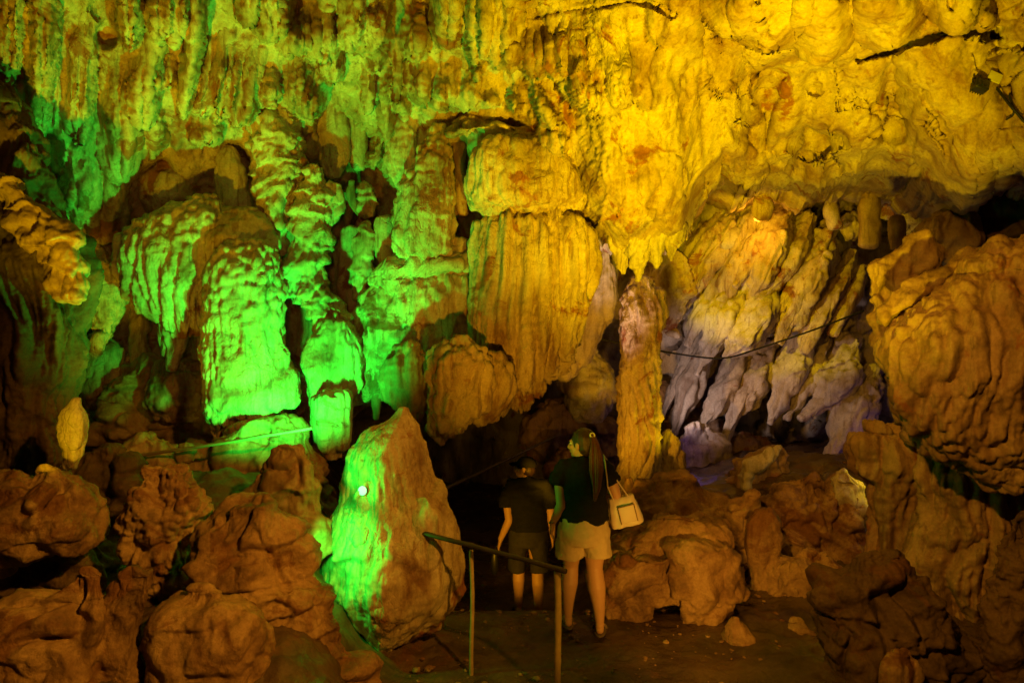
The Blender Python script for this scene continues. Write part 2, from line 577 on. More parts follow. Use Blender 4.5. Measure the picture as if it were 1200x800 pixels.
M = {}
M['calcite'] = rock_mat('cave calcite', (.60, .50, .36), (.46, .35, .22), (.20, .105, .05), clay_amt=.42)
M['ceiling'] = rock_mat('ceiling limestone', (.54, .44, .28), (.43, .31, .18), (.24, .13, .06), clay_amt=.3, stretch=.6, crackle=(7, .3, .010), bumps=((80, .3, .005), (16, .3, .012)))
M['wallrock'] = rock_mat('cave wall limestone', (.58, .48, .34), (.42, .31, .19), (.19, .10, .05), clay_amt=.5)
M['pale'] = rock_mat('pale dripstone', (.60, .54, .47), (.50, .43, .36), (.27, .20, .15), clay_amt=.15, crackle=None)
M['brown'] = rock_mat('brown flowstone', (.40, .27, .15), (.31, .19, .10), (.14, .08, .04), clay_amt=.3, rough=.62, spec=.35, crackle=None)
M['boulder'] = rock_mat('red brown boulder rock', (.42, .27, .15), (.27, .155, .085), (.12, .065, .035), clay=(.20, .09, .04), clay_amt=.7, streak=False,
                        stretch=.9, crackle=(9, .5, .012), rough=.68, bumps=((90, .6, .007), (24, .6, .02)))
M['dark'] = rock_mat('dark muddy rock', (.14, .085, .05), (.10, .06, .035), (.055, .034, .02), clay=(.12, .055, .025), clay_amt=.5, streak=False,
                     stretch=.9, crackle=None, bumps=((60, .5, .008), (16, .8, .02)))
M['earth'] = rock_mat('trodden cave earth', (.12, .075, .043), (.085, .052, .03), (.05, .03, .018), clay=(.12, .055, .025), clay_amt=.4, streak=False,
                      stretch=1, crackle=None, rough=.52, spec=.5, wet=True, bumps=((90, .5, .005), (24, .7, .01), (5, .5, .03)))

def plain(name, col, rough=.6, spec=.3, noise=(18, .12), bump=None, sss=0, metal=0):
    m, nt, b = new_mat(name)
    geo = nd(nt, 'ShaderNodeTexCoord')
    n = nd(nt, 'ShaderNodeTexNoise', Scale=float(noise[0]), Detail=5.0, Roughness=.6); nt.links.new(geo.outputs['Object'], n.inputs['Vector'])
    k = noise[1]
    c = ramp(nt, n.outputs[0], [(.3, tuple(x * (1 - k) for x in col)), (.7, tuple(min(1, x * (1 + k)) for x in col))])
    nt.links.new(c, b.inputs['Base Color'])
    b.inputs['Roughness'].default_value = rough
    b.inputs['Specular IOR Level'].default_value = spec
    b.inputs['Metallic'].default_value = metal
    if bump:
        n2 = nd(nt, 'ShaderNodeTexNoise', Scale=float(bump[0]), Detail=4.0); nt.links.new(geo.outputs['Object'], n2.inputs['Vector'])
        bp = nd(nt, 'ShaderNodeBump', Strength=bump[1], Distance=bump[2]); nt.links.new(n2.outputs[0], bp.inputs['Height']); nt.links.new(bp.outputs[0], b.inputs['Normal'])
    return m
M['skin'] = plain('skin', (.50, .29, .19), .5, .35, (9, .08), (120, .15, .002))
M['black_cloth'] = plain('black cotton', (.012, .012, .014), .9, .15, (30, .2), (260, .3, .002))
M['navy_cloth'] = plain('black shorts cloth', (.035, .032, .042), .85, .2, (30, .2), (260, .3, .002))
M['tan_cloth'] = plain('khaki cotton', (.52, .41, .27), .85, .2, (20, .08), (220, .3, .002))
M['bag'] = plain('cream bag leather', (.62, .52, .44), .5, .4, (14, .06), (160, .2, .002))
M['bag_line'] = plain('brown piping', (.22, .12, .07), .6, .3)
M['hair'] = plain('dark brown hair', (.035, .018, .012), .45, .5, (60, .5), (240, .6, .004))
M['hair_red'] = plain('reddish brown hair', (.10, .034, .016), .42, .5, (60, .4), (240, .6, .004))
M['white'] = plain('white elastic', (.75, .74, .70), .6, .3)
M['shoe'] = plain('sandal rubber', (.14, .10, .075), .7, .3)
M['wood'] = plain('weathered bamboo', (.42, .30, .15), .55, .35, (14, .25), (60, .3, .003))
M['darkwood'] = plain('dark greasy rail wood', (.05, .036, .025), .55, .35, (14, .3), (60, .3, .003))
M['cable'] = plain('black cable rubber', (.012, .012, .012), .5, .4)
M['lampblack'] = plain('black lamp housing', (.015, .015, .016), .4, .5)
M['glassdark'] = plain('dark lens glass', (.02, .02, .02), .15, .6)
M['white_paper'] = plain('pale plastic tag', (.55, .52, .46), .6, .3)
M['oldwood'] = plain('old grey bamboo', (.20, .14, .075), .6, .3, (14, .25), (60, .3, .003))

m, nt, b = new_mat('lit lamp lens')
b.inputs['Base Color'].default_value = (.6, .9, .65, 1)
b.inputs['Emission Color'].default_value = (.22, 1, .36, 1); b.inputs['Emission Strength'].default_value = 1.7
M['lens'] = m
# ------------------------------------------------------------------ the cave shell: wall + ceiling in one sheet with a hanging lip
def rbf_fit(pts):
    a = np.array(pts, float); X = a[:, :2] / 400; y = a[:, 2]
    def U(r):
        return np.where(r > 0, r * r * np.log(np.maximum(r, 1e-9)), 0)
    n = len(X)
    K = U(np.linalg.norm(X[:, None] - X[None], axis=2)) + np.eye(n) * .02
    Q = np.concatenate([np.ones((n, 1)), X], 1)
    A = np.block([[K, Q], [Q.T, np.zeros((3, 3))]])
    w = np.linalg.solve(A, np.concatenate([y, np.zeros(3)]))
    def f(u, v):
        p = np.stack([u.ravel(), v.ravel()], 1) / 400
        out = np.concatenate([np.ones((len(p), 1)), p], 1) @ w[n:]
        for i in range(n):
            out += w[i] * U(np.linalg.norm(p - X[i], axis=1))
        return out.reshape(u.shape)
    return f

def add_tongue(H, us, T, u0, v0, u1, v1, w, A, mode='max', flare=.35, flutes=0):
    """H (rows, cols) heights; us (cols) pixel columns; T (rows, cols) pixel rows"""
    i0 = max(np.searchsorted(us, min(u0, u1) - w * 1.5 - 2), 0); i1 = min(np.searchsorted(us, max(u0, u1) + w * 1.5 + 2), len(us))
    if i1 - i0 < 2: return
    u = us[None, i0:i1]; v = T[:, i0:i1]
    t = (v - v0) / (v1 - v0)
    m = (t > 0) & (t < 1)
    tc = np.clip(t, 0, 1)
    uc = u0 + (u1 - u0) * tc
    tip = np.sqrt(np.clip(1 - (np.clip(tc - .72, 0, 1) / .28) ** 2, 0, 1))
    ww = w * (1 - flare / 2 + flare * tc) * np.maximum(tip, .02)
    s = (u - uc) / ww
    m &= np.abs(s) < 1
    along = (.12 + .88 * sstep(0, .8, tc)) * sstep(0, .12, tc)
    prof = np.sqrt(np.clip(1 - s * s, 0, 1))
    if flutes:
        prof = prof * (1 - .16 * (1 - np.abs(np.sin(s * flutes * 1.57))))
    h = np.where(m, A * along * prof, 0)
    S = H[:, i0:i1]
    if mode == 'add':
        S += h
    else:
        S[:] = np.where(m, np.maximum(S, h + .45 * S), S)

def add_hollow(H, us, T, u, v, ru, rv, A):
    uu = us[None, :]
    r = np.hypot((uu - u) / ru, (T - v) / rv)
    r = r + .55 * pn(np.stack([(uu + 0 * T).ravel() * .04, T.ravel() * .03, np.full(T.size, u * .1)], 1)).reshape(T.shape)
    H -= A * (1 - sstep(.45, 1.05, r))

D_main = rbf_fit([
    (-400, -260, 4.6), (-400, 100, 5.2), (-400, 500, 5.6), (0, -260, 5.0), (0, 0, 5.7), (0, 200, 6.6), (0, 400, 6.9), (0, 560, 6.9),
    (200, -260, 5.0), (200, 0, 6.0), (200, 200, 7.3), (200, 400, 8.7), (200, 560, 8.8), (400, -260, 4.9), (400, 0, 6.0), (400, 200, 7.8), (400, 400, 8.2),
    (400, 520, 8.2), (600, -260, 4.7), (600, 0, 5.6), (600, 150, 6.9), (600, 300, 7.7), (600, 420, 7.9), (700, 0, 5.4), (700, 280, 7.3), (800, 270, 7.4),
    (850, -260, 4.5), (850, 0, 5.3), (850, 180, 7.1), (1000, -260, 4.4), (1000, 0, 5.0), (1000, 190, 7.0), (1200, -260, 4.2), (1200, 0, 4.9),
    (1200, 200, 6.2), (1550, -260, 4.2), (1550, 0, 4.6), (1550, 220, 5.6)])

_lip = np.array([(-420, 560), (360, 560), (420, 480), (460, 455), (560, 420), (640, 350), (690, 300), (712, 278), (740, 292), (790, 282), (808, 268), (822, 236), (838, 206),
                 (852, 183), (860, 188), (872, 200), (884, 206), (905, 196), (925, 199), (945, 205), (966, 213), (985, 198), (1000, 194), (1012, 199), (1030, 193),
                 (1045, 197), (1068, 202), (1085, 198), (1100, 203), (1120, 212), (1140, 221), (1155, 218), (1163, 203), (1180, 203), (1200, 205), (1300, 214), (1560, 230)], float)

TONGUES = [  # u0, v0, u1, v1, half width, relief in metres
    (-120, -120, -100, 160, 50, .35), (-60, -150, -45, 200, 40, .35), (-25, -60, -20, 120, 24, .3), (12, -60, 12, 90, 20, .30), (20, 70, 10, 102, 16, .18), (52, -90, 48, 165, 22, .30),
    (78, 40, 68, 205, 12, .26), (98, 25, 92, 175, 20, .30), (140, 44, 142, 215, 26, .32), (122, 120, 118, 286, 32, .30), (90, 140, 92, 250, 24, .26), (172, 30, 166, 150, 18, .26),
    (150, -80, 152, 62, 16, .34), (188, -90, 186, 50, 16, .34), (205, -90, 204, 55, 14, .36), (225, -90, 222, 50, 18, .34), (245, -60, 214, 140, 12, .38), (256, 40, 236, 140, 16, .36),
    (272, 30, 256, 146, 15, .40), (292, 35, 276, 152, 16, .40), (306, 48, 290, 150, 13, .32), (240, 128, 244, 172, 20, .26), (196, 60, 192, 108, 13, .22), (230, 100, 228, 134, 14, .2),
    (320, -90, 318, 50, 22, .34), (296, -90, 292, 30, 14, .3), (335, -20, 338, 66, 12, .3), (316, 78, 316, 126, 13, .34), (352, 6, 350, 64, 14, .34), (378, 0, 378, 72, 24, .34), (388, 38, 388, 100, 16, .32), (350, 60, 346, 130, 18, .34),
    (372, 80, 362, 140, 18, .32), (340, 110, 330, 190, 18, .3), (412, -60, 410, 62, 14, .38), (432, -80, 428, 70, 22, .36), (455, -40, 440, 88, 14, .34), (430, 60, 432, 134, 9, .3),
    (452, 85, 452, 168, 11, .32), (468, 34, 462, 124, 20, .36), (488, 0, 486, 74, 18, .36), (494, 60, 491, 124, 13, .34), (510, 95, 515, 130, 10, .3), (473, 96, 468, 134, 10, .28),
    (470, 130, 476, 226, 20, .34), (446, 150, 436, 200, 12, .28), (520, 74, 522, 120, 15, .3), (552, 74, 548, 132, 24, .3), (590, -70, 586, 82, 26, .42), (565, -60, 560, 78, 18, .38), (604, 30, 600, 84, 12, .34),
    (560, 60, 560, 96, 7, .34), (604, 96, 602, 134, 9, .3), (575, 100, 572, 128, 14, .24), (530, -70, 524, 60, 20, .34), (625, 16, 628, 92, 20, .38), (648, 10, 652, 96, 14, .36), (618, 82, 646, 152, 12, .36), (640, 96, 656, 196, 12, .38), (628, 95, 640, 190, 7, .3),
    (664, 90, 668, 198, 18, .36), (668, 10, 664, 92, 20, .36), (696, -10, 700, 136, 44, .50), (690, 58, 696, 134, 20, .55), (715, 40, 722, 128, 14, .48), (738, 40, 736, 120, 18, .48), (676, 26, 678, 124, 14, .45),
    (704, 128, 706, 262, 26, .46), (735, 170, 735, 280, 26, .40), (764, 150, 766, 262, 22, .34), (722, 210, 724, 296, 14, .3), (775, -60, 770, 60, 16, .30), (760, 40, 762, 130, 14, .3),
    (800, 120, 790, 270, 24, .26), (826, 130, 812, 236, 18, .24), (862, 120, 858, 192, 12, .22), (850, 60, 850, 110, 24, .2), (880, 140, 882, 206, 18, .22),
    (752, -110, 748, 294, 74, .55), (1090, -10, 1146, 226, 66, .50), (1150, 60, 1190, 215, 50, .36), (1010, 50, 1000, 202, 34, .30), (836, 20, 838, 222, 40, .36), (775, -30, 786, 276, 44, .40), (905, -120, 902, 52, 44, .34), (965, -120, 962, 64, 36, .30),
    (1045, -140, 1040, 58, 44, .32), (1120, -140, 1120, 34, 40, .30), (1230, -60, 1250, 220, 70, .45), (860, -80, 856, 40, 30, .28), (935, 62, 918, 204, 22, .26), (975, 70, 968, 160, 26, .20), (870, 70, 868, 150, 24, .24),
    (905, 150, 900, 200, 16, .16), (950, 150, 960, 214, 16, .16), (1012, 150, 1010, 204, 14, .14), (1070, 120, 1060, 206, 30, .16), (1120, 80, 1140, 226, 28, .2), (1085, 150, 1086, 212, 8, .15),
]
HOLLOWS = [(118, 14, 14, 22, .35), (122, 42, 16, 24, .45), (192, 85, 9, 22, .4), (395, 150, 26, 55, .7), (392, 200, 34, 26, .7), (272, 200, 22, 34, .55), (192, 208, 30, 22, .5), (425, 170, 22, 18, .6), (425, 290, 30, 60, .7),
           (500, 190, 14, 60, .5), (540, 130, 10, 40, .3), (545, 210, 12, 40, .4), (488, 130, 12, 22, .4), (345, 20, 10, 16, .3), (395, 30, 8, 16, .4), (438, 8, 12, 12, .35), (600, 150, 40, 14, .3), (668, 236, 26, 14, .35), (694, 250, 8, 30, .4),
           (400, 320, 24, 40, .5), (390, 262, 18, 40, .5), (40, 190, 50, 30, .6), (870, 105, 8, 10, .12), (955, 106, 8, 7, .25), (40, 430, 80, 120, .5), (955, 172, 44, 24, .34), (1052, 120, 24, 60, .22), (800, 90, 14, 60, .16)]
# long cracks across the ceiling: polyline, half width px, depth m
CRACKS = [([(1008, 70), (1040, 62), (1070, 50), (1110, 40), (1150, 38), (1172, 44)], 5, .28), ([(832, 44), (860, 39), (885, 42), (915, 56)], 3.5, .14), ([(890, 0), (900, 30), (916, 58)], 2.2, .10),
          ([(880, 70), (888, 100), (897, 140)], 2.2, .12), ([(975, 60), (985, 95), (995, 118)], 2, .07), ([(1020, 118), (1035, 148), (1025, 160)], 2, .10), ([(1075, 100), (1105, 160), (1112, 190)], 2, .08),
          ([(1160, 60), (1185, 52), (1205, 60)], 3, .12), ([(1185, 90), (1186, 110), (1200, 132)], 3, .12), ([(700, 10), (735, 2), (770, 8), (790, 20)], 3, .14), ([(630, 20), (660, 14), (690, 10)], 3, .14),
          ([(1108, -20), (1115, 12)], 2.5, .1), ([(1040, 130), (1085, 150), (1130, 200)], 2, .06), ([(960, 130), (1000, 122), (1040, 130)], 2, .05), ([(1180, 100), (1200, 80), (1240, 78)], 3, .15)]

def cut_crack(H, us, T, poly, w, A):
    uu = us[None, :] + 0 * T
    wob = 3.5 * pn(np.stack([uu.ravel() * .05, T.ravel() * .05, np.zeros(T.size)], 1)).reshape(T.shape)
    best = np.full(T.shape, 99.0)
    for (a, b), (c, d) in zip(poly[:-1], poly[1:]):
        L2 = (c - a) ** 2 + (d - b) ** 2
        t = np.clip(((uu - a) * (c - a) + (T - b) * (d - b)) / L2, 0, 1)
        best = np.minimum(best, np.hypot(uu - a - t * (c - a), T - b - t * (d - b)))
    H -= A * (1 - sstep(.3, 1.0, (best + wob * .45) / w))

def cave_shell():
    us = np.arange(-420, 1561, 2.1)
    NR = 330
    lip = pchip(_lip[:, 0], _lip[:, 1], us)
    lip = lip + 2.5 * pn(np.stack([us * .11, us * 0, us * 0], 1)) + 2 * pn(np.stack([us * .3, us * 0 + 4, us * 0], 1))
    tt = np.linspace(0, 1, NR)[:, None]
    T = -260 + (lip[None] + 260) * tt
    U = us[None] + 0 * T
    D = D_main(U, T)
    H = np.zeros_like(T)
    r = np.random.default_rng(3)
    # small random drips everywhere on the left and middle wall
    for k in range(140):
        u = r.uniform(-420, 800); v = r.uniform(-260, 330)
        w = r.uniform(5, 26); ln = r.uniform(30, 130) * (.6 + w / 20)
        sl = r.uniform(-.25, .1)
        add_tongue(H, us, T, u, v, u + sl * ln, v + ln, w, r.uniform(.05, .13) * (.5 + w / 25), 'add')
    for k in range(70):
        u = r.uniform(780, 1500); v = r.uniform(-250, 160)
        w = r.uniform(12, 45); ln = r.uniform(40, 120)
        add_tongue(H, us, T, u, v, u + r.uniform(-.4, .4) * ln, v + ln, w, r.uniform(.03, .09), 'add')
    for a in TONGUES:
        add_tongue(H, us, T, *a[:5], a[5] * (1.35 if a[0] < 700 else 1.4), flutes=(3 if a[4] > 14 and a[0] < 700 else 0))
    for a in HOLLOWS: add_hollow(H, us, T, *a[:4], a[4] * (.35 if a[2] < 20 else .55))
    for c_, w_, a_ in CRACKS: cut_crack(H, us, T, c_, max(w_, 3.4), a_ if a_ > .2 else a_ * .5)
    Dd = D - H
    # the lip curls under and runs back as the roof of the inner chamber
    k = sstep(.93, 1.0, tt)
    Dd = Dd + .22 * k ** 2
    V = np.stack([(U - 600) / F * Dd, Dd, EYE + (400 - T) / F * Dd], -1)
    n = grid_normals(V, False)
    if n[..., 1].mean() > 0: n = -n
    p = V.reshape(-1, 3); nn = n.reshape(-1, 3)
    left = 1 - sstep(640, 860, U.ravel())
    warp = np.stack([pn(p * 1.2), pn(p * 1.2 + 31), pn(p * 1.2 + 57)], 1)
    h = .07 * fbm(p * 1.5, 5) + .03 * fbm(p * 4, 4)
    h += .13 * (1 - left) * fbm(p * .85 + 3, 3)
    h += .035 * left * (billow((p + .15 * warp) * np.array([8, 8, .8]), 2) - .4)
    f1, f2 = vor((p + .04 * warp) * np.array([14, 14, 11]))
    popm = sstep(-.2, .3, pn(p * 1.3 + 8))
    h += .022 * (.15 + left) * (1 - np.clip(f1 / .75, 0, 1) ** 2 - .5) * (.2 + .8 * popm)
    # slanting ribs of the right-hand ceiling
    q = p @ np.array([[.8, 0, .6], [0, 1, 0], [-.6, 0, .8]])
    h += .05 * (1 - left) * (billow((q + .2 * warp) * np.array([3.2, 1.2, .9]), 2) - .4)
    rr = np.abs(fbm(p * 1.6 + .5 * warp, 3))
    h -= .035 * (1 - left) * (1 - sstep(0, .06, rr)) * sstep(-.1, .3, pn(p * 1.1 + 40))
    f1, f2 = vor((p + .05 * warp) * np.array([17, 17, 12]) + 3)
    h += .020 * (.1 + .9 * left) * (sstep(0, .28, f2 - f1) - .7) * (.2 + .8 * sstep(-.25, .3, pn(p * 1.4 + 71)))
    h += .014 * fbm(p * 18, 4, .6)
    p = p + nn * h[:, None]
    V = p.reshape(V.shape)
    lipP = V[-1]
    rows = [V]
    ext = []
    S = [.03, .08, .15, .24, .34, .46, .6, .76, .95, 1.2, 1.5, 1.9, 2.4, 3.0, 3.7, 4.5, 5.4, 6.4]
    for s in S:
        q = lipP.copy()
        q[:, 1] += s
        q[:, 0] += (us - 600) / F * s * .75
        rise = np.where(us > 700, .10, .02)
        q[:, 2] += -.05 * math.sin(min(s / .25, 1) * math.pi) + rise * max(s - .3, 0)
        nz = .14 * fbm(q * 2.1, 4) + .05 * fbm(q * 7, 3)
        q[:, 2] += nz * min(1, s / .35) * 1.4
        ext.append(q)
    V = np.concatenate([V, np.stack(ext)], 0)
    Mr, Nc, _ = V.shape
    o = mesh_np('cave_wall', V.reshape(-1, 3), grid_quads(Mr, Nc, False), M['wallrock'])
    o.data.materials.append(M['ceiling'])
    # the right-hand ceiling is a smoother limestone
    uf = (us[:-1] + us[1:]) / 2
    edge = 745 + 40 * pn(np.stack([np.arange(Mr - 1) * .04, np.zeros(Mr - 1), np.zeros(Mr - 1)], 1))
    mi = (uf[None, :] > edge[:, None]).astype(np.int32).ravel()
    o.data.polygons.foreach_set('material_index', mi)
    tag(o, 'cave wall and overhanging ceiling of dripstone lit green and yellow', 'cave wall', kind='structure')
    return o
cave_shell()

# ------------------------------------------------------------------ the wall of the inner chamber
def back_wall():
    us = np.arange(330, 1700, 3.2); vs = np.arange(60, 760, 3.2)
    U, T = np.meshgrid(us, vs)
    f = rbf_fit([(330, 60, 12), (330, 400, 12.5), (330, 760, 12.5), (560, 400, 14.5), (560, 560, 15), (560, 760, 15), (680, 350, 12), (680, 430, 12.2), (680, 600, 13), (760, 250, 12), (760, 420, 12.2),
                 (860, 200, 11.3), (860, 300, 11.1), (860, 430, 11.3), (860, 560, 13), (980, 220, 12), (980, 320, 11.0), (980, 450, 11.0), (1060, 250, 12), (1060, 560, 12.5), (1200, 260, 10), (1200, 500, 9.5), (1690, 60, 8), (1690, 760, 8), (1000, 60, 12)])
    D = f(U, T)
    H = np.zeros_like(T)
    r = np.random.default_rng(21)
    for k in range(260):
        u = r.uniform(330, 1300); v = r.uniform(60, 560); w = r.uniform(6, 26); ln = r.uniform(30, 110)
        add_tongue(H, us, T, u, v, u - r.uniform(.0, .5) * ln, v + ln, w, r.uniform(.1, .4), 'add')
    Dd = D - H
    V = np.stack([(U - 600) / F * Dd, Dd, EYE + (400 - T) / F * Dd], -1)
    n = grid_normals(V, False)
    if n[..., 1].mean() > 0: n = -n
    p = V.reshape(-1, 3)
    warp = np.stack([pn(p * .9), pn(p * .9 + 31), pn(p * .9 + 57)], 1)
    q = p @ np.array([[.86, 0, .5], [0, 1, 0], [-.5, 0, .86]])
    h = .28 * fbm(p * .9, 5) + .12 * (billow((q + .15 * warp) * np.array([3.5, 3.5, .6]), 2) - .4) + .06 * fbm(p * 5, 4)
    p = p + n.reshape(-1, 3) * h[:, None]
    o = mesh_np('inner_cave_wall', p, grid_quads(*U.shape, False), M['pale'])
    tag(o, 'rear wall of the inner chamber behind the column', 'cave wall', kind='structure')
back_wall()

# ------------------------------------------------------------------ the ground
def ground_z(x, y):
    u = 600 + x / y * F
    z = -.5 * sstep(5.7, 7.0, y) - .25 * sstep(8, 12, y)
    z = z + 1.05 * sstep(660, 770, u) * sstep(5.9, 8.4, y) + .25 * sstep(800, 900, u) * sstep(5.4, 7, y)
    lf = 1 - sstep(330, 470, u)
    z = z + lf * (.75 * sstep(4.6, 6.4, y) + .55) * sstep(2.0, 4.2, y)
    lf2 = 1 - sstep(-1.2, -.7, x)
    return z
def ground():
    ys = np.concatenate([np.geomspace(.6, 3.4, 60)[:-1], np.linspace(3.4, 9, 330)[:-1], np.geomspace(9, 20, 60)])
    ts = np.linspace(-1.35, 1.55, 620)
    Y, Tn = np.meshgrid(ys, ts, indexing='ij')
    X = Tn * np.maximum(Y, 2.5)
    x = X.ravel(); y = Y.ravel()
    z = ground_z(x, y)
    p = np.stack([x, y, z], 1)
    path = sstep(-.9, -.4, x) * (1 - sstep(1.3, 2.2, x - .35 * (5.4 - np.minimum(y, 5.4))))
    rough = 1 - .8 * path
    z = z + rough * (.16 * fbm(p * 1.4, 4) + .05 * fbm(p * 5, 4)) + path * .022 * fbm(p * 2.5, 3) + .010 * fbm(p * 14, 4)
    f1, f2 = vor(p * 5)
    z = z + rough * .03 * (1 - np.clip(f1 / .7, 0, 1) ** 2)
    p[:, 2] = z
    o = mesh_np('ground', p, grid_quads(*Y.shape, False), M['earth'])
    tag(o, 'dark trodden earth floor of the cave', 'ground', kind='structure')
ground()
# ------------------------------------------------------------------ hanging dripstone, left
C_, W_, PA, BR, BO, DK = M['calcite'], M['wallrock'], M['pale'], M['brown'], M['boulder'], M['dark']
HANG = 'dripstone hanging from the left wall'
formation('dripstone_drapery', 'wide green-lit drapery with knobbly shoulders and a fluted fringe, left of the tall green column', 'dripstone', [
    dict(rows=[(236, 222, 258), (248, 188, 266), (262, 160, 268), (280, 146, 266), (300, 141, 262), (325, 144, 255), (345, 152, 247), (362, 166, 243), (374, 190, 240)], d=7.0, k=.6, style='popdrape', fringe=.16),
    ], C_, HANG)
formation('dripstone_point', 'green hanging point directly under the wide fluted drapery', 'dripstone', [
    dict(rows=[(362, 188, 222), (385, 187, 220), (405, 190, 216), (422, 193, 209), (434, 197, 204)], d=7.15, k=.8, style='column')], C_, HANG)
formation('dripstone_boss', 'brown rounded cap of rock on top of the tall green column', 'dripstone', [
    dict(rows=[(250, 262, 300), (264, 250, 316), (284, 245, 324), (304, 247, 324)], d=7.0, k=.7, style='smooth')], W_, HANG)
formation('dripstone_column', 'tall broad bright green hanging column with scaly skin and a spreading foot', 'dripstone', [
    dict(rows=[(298, 252, 322), (312, 244, 328), (345, 241, 330), (400, 237, 331), (425, 235, 338), (446, 233, 347), (468, 234, 348), (484, 240, 330), (494, 246, 296), (506, 250, 268), (512, 254, 262)], d=6.75, k=.55, style='popdrape', p=.75, s=.8, fringe=.10)], C_, HANG)
formation('dripstone_column', 'slim knobbly green dripstone hanging above and right of the wide drapery', 'dripstone', [
    dict(rows=[(128, 304, 340), (150, 297, 350), (185, 293, 352), (215, 297, 354), (240, 302, 350), (262, 308, 346), (284, 315, 340), (297, 319, 332)], d=7.15, k=.8, style='pop')], C_, HANG)
formation('dripstone_column', 'green knobbly dripstone spreading downwards, right of the tall green column', 'dripstone', [
    dict(rows=[(200, 356, 382), (225, 350, 388), (250, 344, 386), (280, 340, 384), (310, 337, 384), (335, 336, 388), (352, 340, 396), (368, 352, 408), (384, 370, 412), (398, 380, 412)], d=7.05, k=.75, style='pop'),
    dict(rows=[(218, 384, 402), (240, 378, 402), (258, 376, 394), (272, 376, 388)], d=7.1, k=.8, style='pop')], C_, HANG)
formation('dripstone_bulge', 'smooth green bulge with a narrow base left of the shadowed slope', 'dripstone', [
    dict(rows=[(384, 376, 410), (405, 366, 424), (430, 363, 430), (452, 363, 428), (468, 366, 418)], d=6.9, k=.6, style='drape')], C_, HANG)
formation('dripstone_stump', 'short yellow stump of dripstone under the green bulge', 'dripstone', [
    dict(rows=[(470, 366, 414), (488, 364, 413), (508, 367, 412), (524, 374, 408), (534, 382, 400)], d=6.7, k=.75, style='drapefine')], C_, HANG)
formation('dripstone_egg', 'upright green egg-shaped knob in the red brown hollow', 'dripstone', [
    dict(rows=[(214, 420, 434), (224, 417, 440), (238, 417, 444), (250, 422, 440)], d=7.5, k=.8, style='pop')], C_, HANG)
formation('dripstone_finger', 'red brown rounded finger beside the egg-shaped knob', 'dripstone', [
    dict(rows=[(212, 408, 416), (225, 406, 416), (240, 409, 420), (252, 418, 430)], d=7.5, k=.8, style='smooth', s=.6)], BR, HANG)
formation('dripstone_cluster', 'olive cluster of rounded drips below the egg-shaped knob', 'dripstone', [
    dict(rows=[(262, 420, 436), (285, 414, 440), (315, 412, 438), (340, 412, 434), (350, 416, 430)], d=7.25, k=.8, style='pop'),
    dict(rows=[(258, 440, 458), (280, 438, 462), (300, 442, 462), (310, 446, 458)], d=7.3, k=.7, style='drape')], C_, HANG)
formation('dripstone_drapery', 'long green and yellow knobbly drapery left of the yellow dome', 'dripstone', [
    dict(rows=[(150, 500, 522), (175, 492, 528), (205, 476, 530), (240, 464, 532), (275, 460, 531), (298, 466, 527), (308, 490, 522)], d=6.9, k=.6, style='popdrape')], C_, HANG)
formation('dripstone_drapery', 'dark green hanging slab of cracked dripstone at the edge of the red brown hollow', 'dripstone', [
    dict(rows=[(138, 462, 476), (160, 452, 486), (185, 452, 490), (205, 458, 484), (220, 464, 476)], d=7.1, k=.6, style='popdrape')], C_, HANG)
formation('dripstone_egg', 'small oval green knob hanging between two draperies near the top', 'dripstone', [
    dict(rows=[(84, 310, 322), (96, 305, 328), (110, 305, 328), (120, 309, 324)], d=6.55, k=.8, style='pop')], C_, HANG)
# far left
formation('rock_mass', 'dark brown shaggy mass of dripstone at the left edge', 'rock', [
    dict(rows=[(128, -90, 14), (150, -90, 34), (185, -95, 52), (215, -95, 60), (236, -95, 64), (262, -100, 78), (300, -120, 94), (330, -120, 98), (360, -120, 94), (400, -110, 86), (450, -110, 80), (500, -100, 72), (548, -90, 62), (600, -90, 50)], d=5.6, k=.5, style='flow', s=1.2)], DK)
formation('dripstone_drapery', 'olive knobbly lobe draped over the dark mass at the left edge', 'dripstone', [
    dict(rows=[(218, -30, 30), (240, 8, 60), (270, 20, 84), (300, 44, 97), (330, 66, 99), (352, 82, 98)], d=5.25, k=.5, style='pop')], BR)
formation('dripstone_lump', 'yellow lumpy dripstone between the dark mass and the wide drapery', 'dripstone', [
    dict(rows=[(292, 96, 116), (310, 94, 140), (335, 95, 145), (360, 98, 142), (380, 104, 134), (400, 108, 126), (412, 110, 120)], d=7.3, k=.7, style='knob', s=.7)], C_)
formation('dripstone_point', 'thin green-edged dripstone trailing below the yellow lump', 'dripstone', [
    dict(rows=[(392, 108, 126), (410, 104, 120), (425, 101, 112), (440, 98, 106)], d=7.25, k=.8, style='column')], C_)
formation('stalagmite', 'small yellow stalagmite standing on the orange boulder at left', 'stalagmite', [
    dict(rows=[(468, 84, 96), (484, 70, 100), (498, 66, 102), (515, 72, 102), (532, 75, 97), (548, 74, 90)], d=4.75, k=.8, style='knob', s=.5)], C_)
